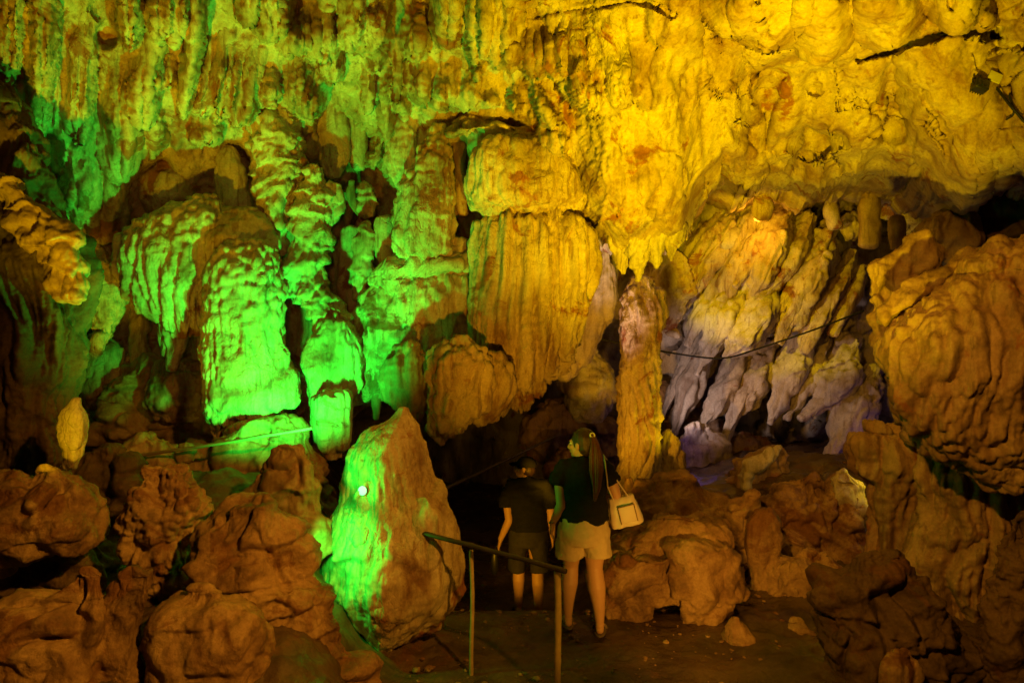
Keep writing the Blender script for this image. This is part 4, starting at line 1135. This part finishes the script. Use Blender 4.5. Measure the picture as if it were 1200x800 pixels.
# ---- the woman
wo = P(684, 400, 5.4); wx, wy = wo[0], 5.4
wz = float(ground_z(np.array([wx]), np.array([wy]))[0]) + .012
woman = empty('person', (wx, wy, wz), 'woman in a black t-shirt and khaki shorts walking away with a long ponytail', 'person')
W = lambda x, y, z: Vector((wx + x, wy + y, wz + z))
bm = bmesh.new()
tube_bm(bm, [W(0, 0, .78), W(0, 0, .9), W(0, .0, 1.02), W(0, 0, 1.16), W(0, 0, 1.27)], [(.17, .115), (.165, .105), (.145, .095), (.16, .10), (.165, .085)], 24)
tube_bm(bm, [W(-.15, 0, 1.285), W(0, 0, 1.31), W(.15, 0, 1.285)], [.052, .062, .052], 14)
tube_bm(bm, [W(0, .0, 1.28), W(-.008, .01, 1.36), W(-.016, .015, 1.43)], [.056, .050, .052], 14)
T_w = head_shapes(bm, W(-.02, .015, 1.475), R(58), .98)
# left arm, hand a little forward; right arm bent around the bag straps
tube_bm(bm, [W(-.178, 0, 1.285), W(-.19, -.02, 1.15), W(-.184, -.05, 1.005)], [.05, .045, .037], 14)
tube_bm(bm, [W(-.184, -.05, 1.005), W(-.212, -.0, .92), W(-.242, .05, .845)], [.040, .036, .026], 14)
hand_shapes(bm, W(-.246, .056, .83), -1, .95, (-.08, .18, -1))
tube_bm(bm, [W(.178, 0, 1.285), W(.225, -.02, 1.17), W(.262, -.015, 1.06)], [.05, .045, .038], 14)
tube_bm(bm, [W(.262, -.015, 1.06), W(.252, .09, 1.06), W(.215, .19, 1.09)], [.040, .036, .026], 14)
hand_shapes(bm, W(.213, .195, 1.095), 1, .95, (-.45, .55, .55))
# legs: the right foot behind, the left one stepping ahead
tube_bm(bm, [W(.088, 0, .80), W(.088, 0, .64), W(.086, -.005, .50), W(.098, -.045, .36), W(.112, -.06, .22), W(.120, -.06, .085)], [(.098, .105), (.086, .092), (.064, .068), (.070, .074), (.050, .055), (.034, .038)], 18)
foot_shapes(bm, W(.120, -.06, .085), .12, .95)
tube_bm(bm, [W(-.088, 0, .80), W(-.092, .04, .64), W(-.096, .08, .50), W(-.106, .07, .36), W(-.116, .07, .22), W(-.120, .08, .085)], [(.098, .105), (.086, .092), (.062, .066), (.068, .072), (.048, .053), (.034, .038)], 18)
foot_shapes(bm, W(-.120, .08, .085), -.1, .95)
fuse('body', bm, M['skin'], woman, .0062, 5)
eyes(T_w, woman, .98)
# t-shirt with short sleeves
bm = bmesh.new()
tube_bm(bm, [W(.006, 0, .868), W(.004, 0, .95), W(0, -.004, 1.06), W(0, -.004, 1.17), W(0, -.002, 1.265), W(0, .0, 1.318)], [(.203, .138), (.192, .128), (.182, .122), (.190, .128), (.190, .126), (.125, .102)], 28, .25)
tube_bm(bm, [W(-.155, 0, 1.288), W(0, 0, 1.325), W(.155, 0, 1.288)], [.078, .084, .078], 16)
tube_bm(bm, [W(-.15, 0, 1.285), W(-.192, -.015, 1.21), W(-.205, -.03, 1.155)], [.074, .074, .068], 16, .15)
tube_bm(bm, [W(.15, 0, 1.285), W(.205, -.015, 1.22), W(.232, -.02, 1.165)], [.074, .074, .068], 16, .15)
fuse('t_shirt', bm, M['black_cloth'], woman, .009, 5, [(.013, (5, 5, 13)), (.008, (11, 11, 26)), (.004, (26, 26, 30))])
# shorts
bm = bmesh.new()
tube_bm(bm, [W(0, 0, .90), W(0, -.004, .83), W(0, -.008, .76), W(0, -.004, .71)], [(.188, .128), (.203, .142), (.212, .148), (.20, .135)], 28, .1)
tube_bm(bm, [W(.098, -.002, .76), W(.103, -.006, .68), W(.106, -.008, .598)], [(.108, .128), (.108, .124), (.112, .122)], 20, .05)
tube_bm(bm, [W(-.098, .005, .76), W(-.106, .02, .68), W(-.110, .035, .585)], [(.108, .128), (.108, .122), (.112, .120)], 20, .05)
fuse('shorts', bm, M['tan_cloth'], woman, .008, 4, [(.011, (8, 8, 12)), (.006, (20, 20, 16)), (.003, (40, 40, 30))])
# hair: a fitted cap of hair, and the ponytail in strands
bm = bmesh.new()
rot = Matrix.Rotation(R(58), 4, 'Z')
ell_bm(bm, T_w(0, -.026, .034), (.086, .098, .098), rot)
ell_bm(bm, T_w(0, -.05, -.02), (.076, .066, .075), rot)
ell_bm(bm, T_w(.03, -.075, .06), (.04, .04, .04), rot, 12)
fuse('hair', bm, M['hair'], woman, .007, 3, [(.004, (60, 60, 8))])
bm = bmesh.new()
pr = random.Random(2)
for k in range(44):
    a = pr.uniform(0, 6.28); q = pr.uniform(.1, 1) ** .5
    dx, dy = math.cos(a) * q, math.sin(a) * q
    e = pr.uniform(-.09, .06); dx += pr.uniform(-.12, .12); dy += pr.uniform(-.1, .1)
    tube_bm(bm, [W(.052 + .012 * dx, -.095 + .012 * dy, 1.57), W(.07 + .028 * dx, -.150 + .024 * dy, 1.50), W(.078 + .052 * dx, -.158 + .03 * dy, 1.40), W(.08 + .052 * dx, -.152 + .03 * dy, 1.30), W(.082 + .036 * dx, -.147 + .022 * dy, 1.21 + e * .5), W(.084 + .012 * dx + e * .2, -.142 + .008 * dy, 1.14 + e)],
            [.007, .008, .0085, .0075, .006, .002], 6)
bm_obj('ponytail', bm, M['hair_red'], woman)
bm = bmesh.new()
for k in range(10):
    a = k * .628
    tube_bm(bm, [W(.056 + .017 * math.cos(a), -.112 + .012 * math.sin(a), 1.562 + .015 * math.sin(a)), W(.056 + .017 * math.cos(a + .7), -.112 + .012 * math.sin(a + .7), 1.562 + .015 * math.sin(a + .7))], [.007, .007], 8)
bm_obj('hair_tie', bm, M['white'], woman)
bm = bmesh.new()
for k in range(14):
    a = k * .4488
    tube_bm(bm, [W(-.239 + .032 * math.cos(a), .045 + .033 * math.sin(a), .853 + .01 * math.cos(a)), W(-.239 + .032 * math.cos(a + .45), .045 + .033 * math.sin(a + .45), .853 + .01 * math.cos(a + .45))], [.006, .006], 7)
bm_obj('bracelet', bm, M['bag_line'], woman)
def sandal(root, W, x, y, yaw, m):
    bm = bmesh.new()
    rot = Matrix.Rotation(-yaw, 4, 'Z')
    ell_bm(bm, W(x + math.sin(yaw) * .05, y + .05 * math.cos(yaw), .012), (.050, .135, .016), rot, 24)
    c = W(x + math.sin(yaw) * .075, y + .075 * math.cos(yaw), .02)
    rx = Vector((math.cos(yaw), -math.sin(yaw), 0))
    pts = [c + rx * (.05 * math.cos(t)) + Vector((0, 0, .042 * math.sin(t))) for t in np.linspace(0, math.pi, 9)]
    tube_bm(bm, pts, [(.012, .006)] * 9, 8)
    bm_obj('sandal', bm, m, root)
sandal(woman, W, .120, -.06, .12, M['shoe']); sandal(woman, W, -.120, .08, -.1, M['shoe'])

# ---- her handbag
bx, by, bz = .262, -.01, .84
bag = empty('handbag', tuple(W(bx + .06, by, bz)), 'cream leather handbag hanging from the shoulder of the woman', 'handbag')
tilt = Matrix.Rotation(R(-14), 4, 'Y')
B = lambda x, y, z: W(bx + .055, by, bz + .13) + (tilt @ Vector((x, y, z)))
bm = bmesh.new()
rings = [(-.13, .118, .060), (-.125, .132, .072), (-.06, .126, .070), (.02, .112, .060), (.085, .098, .044), (.10, .094, .036)]
vr = []
for z, hx, hy in rings:
    vr.append([bm.verts.new(B(math.copysign(abs(math.cos(t)) ** .45, math.cos(t)) * hx, math.copysign(abs(math.sin(t)) ** .55, math.sin(t)) * hy, z)) for t in np.arange(32) / 32 * 2 * math.pi])
for i in range(len(vr) - 1):
    for j in range(32):
        bm.faces.new((vr[i][j], vr[i][(j + 1) % 32], vr[i + 1][(j + 1) % 32], vr[i + 1][j]))
bm.faces.new(vr[0][::-1]); bm.faces.new(vr[-1])
fuse('bag_body', bm, M['bag'], bag, .006, 3, [(.010, (9, 9, 6)), (.005, (22, 22, 14))])
bm = bmesh.new()
rr_ = Matrix.Translation((0, 0, 0)) @ tilt
box_bm(bm, B(.01, -.066, -.03), (.13, .022, .135), tilt, .009)
pk = bm_obj('front_pocket', bm, M['bag'], bag)
bm = bmesh.new()
for p0, p1 in (((-.055, -.079, .038), (.075, -.079, .038)), ((-.055, -.079, .038), (-.055, -.080, -.095)), ((.075, -.079, .038), (.075, -.080, -.095))):
    tube_bm(bm, [B(*p0), B(*p1)], [.0035, .0035], 6)
bm_obj('piping', bm, M['bag_line'], bag)
for yy, mx in ((-.03, -.05), (.035, -.02)):
    bm = bmesh.new()
    tube_bm(bm, [B(-.065, yy, .085), W(.185 + mx * .2, -.085 + yy, 1.16), W(.160, -.055 + yy * .6, 1.345), W(.158, .0 + yy * .4, 1.385), W(.185, .03 + yy, 1.35), W(.255, -.03 + yy, 1.2), B(.055, yy, .085)],
            [(.006, .012)] * 7, 8)
    bm_obj('strap', bm, M['bag'], bag)

# ---- the man
mx_, my_ = P(619, 400, 7.0)[0], 7.0
mz = 2.3 - 322 / 800 * 7.0
man = empty('person', (mx_, my_, mz), 'person in black t-shirt, shorts, cap and glasses walking ahead into the dark', 'person')
W = lambda x, y, z: Vector((mx_ + x, my_ + y, mz + z))
bm = bmesh.new()
tube_bm(bm, [W(0, 0, .80), W(0, 0, .92), W(0, 0, 1.05), W(0, 0, 1.2), W(0, 0, 1.30)], [(.175, .12), (.175, .115), (.17, .11), (.18, .115), (.18, .09)], 24)
tube_bm(bm, [W(-.17, 0, 1.325), W(0, 0, 1.35), W(.17, 0, 1.325)], [.056, .066, .056], 14)
tube_bm(bm, [W(0, 0, 1.3), W(-.01, .012, 1.39), W(-.018, .02, 1.46)], [.060, .056, .056], 14)
T_m = head_shapes(bm, W(-.03, .02, 1.515), R(70), 1.0)
for sx, el, wr, pt in ((-1, (-.195, -.04, 1.0), (-.285, .0, .79), (-.25, .2, -1)), (1, (.235, -.03, 1.02), (.25, .06, .80), (.05, .2, -1))):
    tube_bm(bm, [W(sx * .195, 0, 1.325), W(sx * .215, -.02, 1.17), W(*el)], [.055, .05, .041], 14)
    mid = [(el[i] + wr[i]) / 2 for i in range(3)]
    tube_bm(bm, [W(*el), W(*mid), W(*wr)], [.043, .038, .028], 14)
    hand_shapes(bm, W(wr[0], wr[1] + .004, wr[2] - .012), sx, 1.0, pt)
for sx, y0 in ((-1, .06), (1, -.05)):
    tube_bm(bm, [W(sx * .09, 0, .82), W(sx * .094, y0 * .5, .65), W(sx * .096, y0, .49), W(sx * .098, y0 - .03, .36), W(sx * .10, y0 - .03, .21), W(sx * .10, y0 - .01, .085)],
            [(.10, .105), (.088, .092), (.062, .066), (.062, .068), (.046, .05), (.036, .04)], 18)
    foot_shapes(bm, W(sx * .10, y0 - .01, .085), sx * .1, 1.0)
fuse('body', bm, M['skin'], man, .0066, 5)
eyes(T_m, man)
bm = bmesh.new()
tube_bm(bm, [W(0, 0, .90), W(0, 0, 1.0), W(0, 0, 1.12), W(0, 0, 1.22), W(0, 0, 1.315), W(0, 0, 1.36)], [(.205, .145), (.20, .138), (.198, .13), (.205, .13), (.20, .112), (.09, .076)], 28, .2)
tube_bm(bm, [W(-.175, 0, 1.33), W(0, 0, 1.37), W(.175, 0, 1.33)], [.084, .088, .084], 16)
for sx in (-1, 1):
    tube_bm(bm, [W(sx * .17, 0, 1.325), W(sx * .225, -.015, 1.22), W(sx * .228, -.028, 1.13)], [.080, .080, .072], 16, .15)
fuse('t_shirt', bm, M['black_cloth'], man, .010, 5, [(.013, (5, 5, 13)), (.008, (11, 11, 26))])
bm = bmesh.new()
tube_bm(bm, [W(-.075, .01, 1.392), W(-.02, -.06, 1.388), W(.06, -.05, 1.388), W(.075, .02, 1.392)], [(.008, .004)] * 4, 8)
bm_obj('collar_trim', bm, M['white'], man)
bm = bmesh.new()
tube_bm(bm, [W(0, 0, .92), W(0, -.004, .84), W(0, -.004, .74)], [(.19, .132), (.205, .145), (.205, .14)], 28, .1)
for sx, y0 in ((-1, .06), (1, -.05)):
    tube_bm(bm, [W(sx * .10, 0, .78), W(sx * .110, y0 * .4, .62), W(sx * .116, y0 * .8, .47)], [(.105, .13), (.092, .115), (.094, .112)], 20, .05)
fuse('shorts', bm, M['navy_cloth'], man, .010, 4, [(.007, (9, 9, 10))])
bm = bmesh.new()
rot = Matrix.Rotation(R(70), 4, 'Z')
ell_bm(bm, T_m(0, -.04, .0), (.080, .072, .085), rot)
fuse('hair', bm, M['hair'], man, .008, 2, [(.004, (50, 50, 12))])
cap = bmesh.new()
ell_bm(cap, T_m(0, -.014, .045), (.088, .106, .082), rot)
tube_bm(cap, [T_m(0, .07, .045), T_m(0, .12, .036), T_m(0, .155, .028)], [(.066, .008), (.066, .007), (.05, .006)], 16)
fuse('cap', cap, M['black_cloth'], man, .007, 3)
bm = bmesh.new()
for sx in (-1, 1):
    pts = [T_m(sx * .032 + .024 * math.cos(t), .094 - .006 * abs(math.cos(t)), .006 + .018 * math.sin(t)) for t in np.linspace(0, 2 * math.pi, 13)]
    tube_bm(bm, pts, [.0028] * 13, 6)
    tube_bm(bm, [T_m(sx * .056, .086, .01), T_m(sx * .080, .02, .012), T_m(sx * .082, -.02, 0)], [.003] * 3, 6)
tube_bm(bm, [T_m(-.01, .100, .01), T_m(.01, .100, .01)], [.003] * 2, 6)
bm_obj('glasses', bm, M['lampblack'], man)
for sx, y0 in ((-1, .06), (1, -.05)): sandal(man, W, sx * .10, y0 - .01, sx * .1, M['shoe'])
# the pouch in his hand
bm = bmesh.new()
c = W(-.345, .045, .55)
tube_bm(bm, [c + Vector((0, 0, .10)), c + Vector((0, 0, .07)), c, c - Vector((0, 0, .09)), c - Vector((.005, 0, .12))], [(.010, .010), (.034, .022), (.042, .028), (.040, .028), (.028, .02)], 16)
tube_bm(bm, [c + Vector((0, 0, .09)), c + Vector((.012, .0, .15)), c + Vector((.03, 0, .17))], [.004] * 3, 6)
tag(bm_obj('pouch', bm, M['lampblack'], None), 'small dark pouch dangling from the hand of the walker in the cap', 'pouch')
# ------------------------------------------------------------------ rails, pole, cables, lamp
def gz(x, y): return float(ground_z(np.array([x]), np.array([y]))[0])
def pole_mesh(name, pts, rad, mat, seed=0, seg=16, knots=True, parent=None):
    bm = bmesh.new()
    pts = [Vector(p) for p in pts]
    # resample
    out, rr = [], []
    n = 26
    L = [0]
    for a, b in zip(pts[:-1], pts[1:]): L.append(L[-1] + (b - a).length)
    for i in range(n):
        s = L[-1] * i / (n - 1)
        k = max(j for j in range(len(L)) if L[j] <= s + 1e-9); k = min(k, len(pts) - 2)
        t = (s - L[k]) / (L[k + 1] - L[k])
        p = pts[k].lerp(pts[k + 1], t)
        q = np.array([[p.x * 2.2 + seed, p.y * 2.2, p.z * 2.2], [p.x * 2.2 + seed + 40, p.y * 2.2, p.z * 2.2]])
        w = pn(q) * rad * .45
        out.append(p + Vector((w[0], 0, w[1])))
        rr.append(rad * ((1.12 if knots and i % 7 == 3 else 1.0) + .05 * w[0] / rad))
    tube_bm(bm, out, rr, seg, .25)
    return bm_obj(name, bm, mat, parent)

RAIL = 'wooden handrail along the path'
tag(pole_mesh('handrail', [P(486, 622, 4.92), P(560, 641, 4.62), P(663, 669, 4.24)], .016, M['darkwood'], 1), 'thick dark wooden handrail sloping down in front of the two visitors', 'handrail')
def post(u, v, d, r, lab, seed):
    x, y, z = P(u, v, d)
    g = gz(x, y)
    return tag(pole_mesh('rail_post', [(x, y, g - .08), (x + .004, y, (g + z) / 2), (x, y, z)], r, M['wood'], seed), lab, 'post', 'wooden posts carrying the handrail')
post(652.5, 668, 4.30, .021, 'pale wooden post holding the end of the handrail, by the woman', 3)
post(552.5, 645, 4.72, .014, 'slim pale wooden post beside the standing stone', 5)
tag(pole_mesh('far_handrail', [P(512, 577, 6.2), P(580, 545, 7.4), P(650, 511, 9.2)], .016, M['darkwood'], 8), 'thin pole handrail leading away into the dark passage', 'handrail')
tag(pole_mesh('bamboo_pole', [P(146, 536, 5.95), P(255, 520, 5.95), P(366, 501, 5.95)], .014, M['oldwood'], 12), 'long bamboo pole lying across the rocks under the green column', 'pole')
def cable(name, pts, rad, lab):
    q = [Vector(p) for p in pts]
    for _ in range(2):                     # round the corners
        q = [q[0]] + [a.lerp(b, t) for a, b in zip(q[:-1], q[1:]) for t in (.25, .75)] + [q[-1]]
    bm = bmesh.new(); tube_bm(bm, q, [rad] * len(q), 8)
    o = bm_obj(name, bm, M['cable'])
    return tag(o, lab, 'cable')
cable('cable', [P(690, 394, 9.7), P(730, 403, 9.7), P(772, 411, 9.6), P(815, 418, 9.5), P(850, 421, 9.5), P(890, 408, 9.5), P(950, 388, 9.4), P(1012, 364, 9.3)], .013, 'black cable slung across the slanting curtains of the inner chamber')

bpy.context.view_layer.update()
wallo = bpy.data.objects['cave_wall']
def on_wall(u, v, lift=0):
    d = Vector(((u - 600) / F, 1, (400 - v) / F)).normalized()
    ok, loc, nor, _ = wallo.ray_cast(Vector((0, 0, EYE)), d)
    if not ok: loc = Vector(P(u, v, 5.6)); nor = -d
    if nor.dot(d) > 0: nor = -nor
    return loc + nor * lift - d * .01, nor
lp, ln_ = on_wall(1149, 102, .05)
fl = empty('floodlight', tuple(lp), 'small black floodlight fixed to the right-hand ceiling', 'floodlight')
bm = bmesh.new(); rt = Matrix.Rotation(R(18), 4, 'Y') @ Matrix.Rotation(R(-15), 4, 'X')
box_bm(bm, lp, (.105, .07, .085), rt, .010)
for k in range(5): box_bm(bm, lp + rt @ Vector((-.04 + .02 * k, .042, 0)), (.005, .02, .075), rt)
bm_obj('housing', bm, M['lampblack'], fl)
bm = bmesh.new(); box_bm(bm, lp + rt @ Vector((0, -.036, -.004)), (.086, .006, .062), rt, .002); bm_obj('lens', bm, M['glassdark'], fl)
bm = bmesh.new()
tube_bm(bm, [lp + rt @ Vector((-.06, 0, 0)), lp + rt @ Vector((-.064, 0, .05)), lp + rt @ Vector((-.03, .03, .085)), lp + rt @ Vector((.03, .03, .085)), lp + rt @ Vector((.064, 0, .05)), lp + rt @ Vector((.06, 0, 0))], [.006] * 6, 8)
bm_obj('bracket', bm, M['lampblack'], fl)
tp, _ = on_wall(1163, 90, .02)
bm = bmesh.new(); box_bm(bm, tp, (.10, .012, .075), Matrix.Rotation(R(24), 4, 'Y'), .004)
tag(bm_obj('junction_box', bm, M['white_paper'], None), 'pale little junction box beside the black floodlight on the ceiling', 'junction box')
cable('cable', [lp + rt @ Vector((.05, .02, .03)), on_wall(1172, 99, .03)[0], on_wall(1180, 115, .03)[0], on_wall(1186, 126, .03)[0], on_wall(1195, 134, .03)[0], on_wall(1206, 143, .03)[0], on_wall(1240, 170, .03)[0]], .010, 'black cable running from the ceiling floodlight to the right')
cable('cable', [on_wall(1183, 137, .03)[0], on_wall(1190, 133, .03)[0], on_wall(1193, 124, .03)[0], on_wall(1188, 112, .03)[0]], .007, 'short loose loop of cable hanging under the ceiling cable')

# the little lit lamp on the face of the green stone
st = bpy.data.objects['standing_stone']
def on_obj(o, u, v):
    d = Vector(((u - 600) / F, 1, (400 - v) / F)).normalized()
    ok, loc, nor, _ = o.ray_cast(Vector((0, 0, EYE)), d)
    if nor.dot(d) > 0: nor = -nor
    return (loc, nor) if ok else (Vector(P(u, v, 4.9)), -d)
lc, ln2 = on_obj(st, 429, 574)
sp = empty('spotlight', tuple(lc), 'small glowing green spotlight on the face of the standing stone', 'spotlight')
ax = Vector((-.25, -1, .15)).normalized()
q = ax.to_track_quat('Z', 'Y').to_matrix().to_4x4()
c0 = lc + ax * .03
bm = bmesh.new()
bmesh.ops.create_cone(bm, cap_ends=True, segments=24, radius1=.028, radius2=.036, depth=.06, matrix=Matrix.Translation(c0) @ q)
bm_obj('housing', bm, M['lampblack'], sp)
bm = bmesh.new()
ell_bm(bm, c0 + ax * .030, (.034, .034, .012), q, 20)
bm_obj('lens', bm, M['lens'], sp)
# gravel strewn on the path
gr = np.random.default_rng(8)
bm = bmesh.new()
for k in range(520):
    y = gr.uniform(4.3, 6.6); x = gr.uniform(-.75, 2.0) * (.5 + y / 9)
    r_ = .006 + .022 * gr.random() ** 4
    mt = Matrix.Translation((x, y, gz(x, y) + r_ * .3)) @ Matrix.Rotation(gr.uniform(0, 6.28), 4, 'Z') @ Matrix.Diagonal((r_ * gr.uniform(.8, 1.5), r_, r_ * gr.uniform(.5, .8), 1))
    v = bmesh.ops.create_icosphere(bm, subdivisions=1, radius=1, matrix=mt)['verts']
    for w_ in v: w_.co += Vector(gr.normal(0, r_ * .14, 3))
g_ = bm_obj('gravel', bm, M['boulder'], None, False)
tag(g_, 'loose gravel strewn over the earth path', 'gravel', kind='stuff')
# ------------------------------------------------------------------ camera, lights, world
cam = bpy.data.cameras.new('camera'); cam.lens = 24; cam.sensor_width = 36; cam.clip_start = .05; cam.clip_end = 200
co = bpy.data.objects.new('camera', cam); COL.objects.link(co)
co.location = (0, 0, EYE); co.rotation_euler = (R(90), 0, 0)
SC.camera = co

def lamp(kind, name, loc, col, W, target=None, angle=80, blend=.6, radius=.06):
    l = bpy.data.lights.new(name, kind); l.energy = W; l.color = col; l.shadow_soft_size = radius
    if kind == 'SPOT':
        l.spot_size = R(angle); l.spot_blend = blend
    o = bpy.data.objects.new(name, l); COL.objects.link(o); o.location = loc
    if target is not None:
        o.rotation_euler = (Vector(target) - Vector(loc)).to_track_quat('-Z', 'Y').to_euler()
    return o
GREEN = (.02, 1, .05); LIME = (.30, 1, .03); YEL = (1, .62, .02); ORG = (1, .36, .03); AMB = (1, .48, .03); PALE = (1, .70, .62); VIO = (.25, .12, 1)
# show cave floodlights among the rocks and near the camera, with added fills
UP = lambda o, dx=0, dy=0, dz=1: (o[0] + dx, o[1] + dy, o[2] + dz)
YEL = (1, .68, .0); ORG = (1, .43, .03); AMB = (1, .44, .01)
g = P(345, 560, 5.5)
lamp('SPOT', 'green_flood', g, GREEN, 610, UP(g, -.40, .65, 1.15), 120, .85, .05)
g = P(372, 640, 4.6)
lamp('SPOT', 'green_spot', g, GREEN, 28, P(425, 655, 5.0), 124, .6, .03)
g = P(358, 572, 4.6)
lamp('SPOT', 'green_spot', g, GREEN, 34, P(455, 515, 5.0), 100, .6, .03)
lamp('SPOT', 'yellow_left', (-2.6, 3.3, 1.2), YEL, 620, P(215, -40, 6.0), 66, .9, .05)
g = P(122, 535, 5.2)
lamp('SPOT', 'yellow_low', g, YEL, 45, UP(g, .25, .6, 1.2), 104, .9, .05)
lamp('SPOT', 'yellow_right', (.9, 2.4, .8), YEL, 2350, P(830, 75, 6.0), 68, 1.0, .06)
lamp('SPOT', 'amber_flood', (.2, 2.0, .8), AMB, 560, P(615, 315, 7.2), 38, .9, .06)
lamp('SPOT', 'amber_spot', (-.1, 5.6, .6), AMB, 330, P(752, 440, 8.5), 44, .6, .04)
lamp('SPOT', 'yellow_column', P(846, 545, 7.9), YEL, 30, P(755, 440, 8.5), 90, .7, .04)
lamp('POINT', 'orange_lamp', P(885, 262, 10.0), (1, .45, .02), 14)
lamp('SPOT', 'yellow_inner', (1.9, 7.9, 3.3), YEL, 270, P(925, 310, 10.7), 62, .35, .03)
lamp('SPOT', 'pale_flood', P(760, 480, 9.2), PALE, 65, P(885, 420, 10.8), 84, .6)
lamp('SPOT', 'pale_lamp', P(700, 560, 7.6), PALE, 220, P(716, 300, 8.3), 38, .6, .04)
lamp('POINT', 'violet_dim', P(806, 506, 9.45), VIO, .7)
lamp('POINT', 'violet_lamp', P(1050, 535, 8.8), VIO, 2.5)
lamp('POINT', 'yellow_glow', P(1032, 552, 6.95), YEL, 4)
lamp('POINT', 'blue_lamp', P(1078, 512, 6.8), (.1, .1, 1), 1.2)
lamp('SPOT', 'orange_right_fill', (-.6, 1.0, 4.0), ORG, 760, P(1130, 520, 5.2), 52, .9, .06)  # added fill from high near the camera, brightens the hanging rock
lamp('SPOT', 'amber_man_fill', (-.35, 5.5, .3), AMB, 70, (.16, 7, .3), 50, .7, .04)  # added only to lift the man out of the dark
lamp('SPOT', 'yellow_small_fill', (-2.75, 3.55, 1.55), YEL, 40, P(84, 505, 4.75), 26, .6, .03)  # added spot that turns the small stalagmite yellow
lamp('SPOT', 'yellow_small_fill', P(114, 512, 5.7), YEL, 70, P(120, 345, 7.3), 34, .6, .03)  # added spot that brightens the yellow lump
lamp('POINT', 'green_glow_fill', P(424, 574, 4.62), GREEN, 1.2, None, radius=.02)  # added point light, spreads the spotlight's glow over the stone around it
lamp('SPOT', 'amber_post_fill', (.75, 3.3, .5), AMB, 9, (.28, 4.3, .55), 40, .8, .03)  # added to brighten the post by the woman
lamp('SPOT', 'brown_fill', (-.3, .4, 2.5), (1, .42, .08), 170, P(310, 230, 7.5), 50, 1.0, .2)  # added frontal fill beside the camera, warms the hollows of the left wall
lamp('SPOT', 'orange_low_fill', (1.2, 3.4, .6), ORG, 130, P(785, 655, 5.6), 60, .7, .05)  # added low fill aimed at the arched boulder
lamp('SPOT', 'orange_flood', (2.2, .3, 4.4), ORG, 1250, P(250, 710, 4.2), 46, 1.0, .10)
w = bpy.data.worlds.new('World'); SC.world = w; w.use_nodes = True
bg = w.node_tree.nodes['Background']; bg.inputs[0].default_value = (1, .42, .12, 1); bg.inputs[1].default_value = .008
SC.view_settings.view_transform = 'Standard'; SC.view_settings.look = 'None'; SC.view_settings.exposure = 0; SC.view_settings.gamma = 1
SC.cycles.use_denoising = True
SC.cycles.max_bounces = 5; SC.cycles.diffuse_bounces = 3; SC.cycles.glossy_bounces = 2
SC.cycles.use_light_tree = True
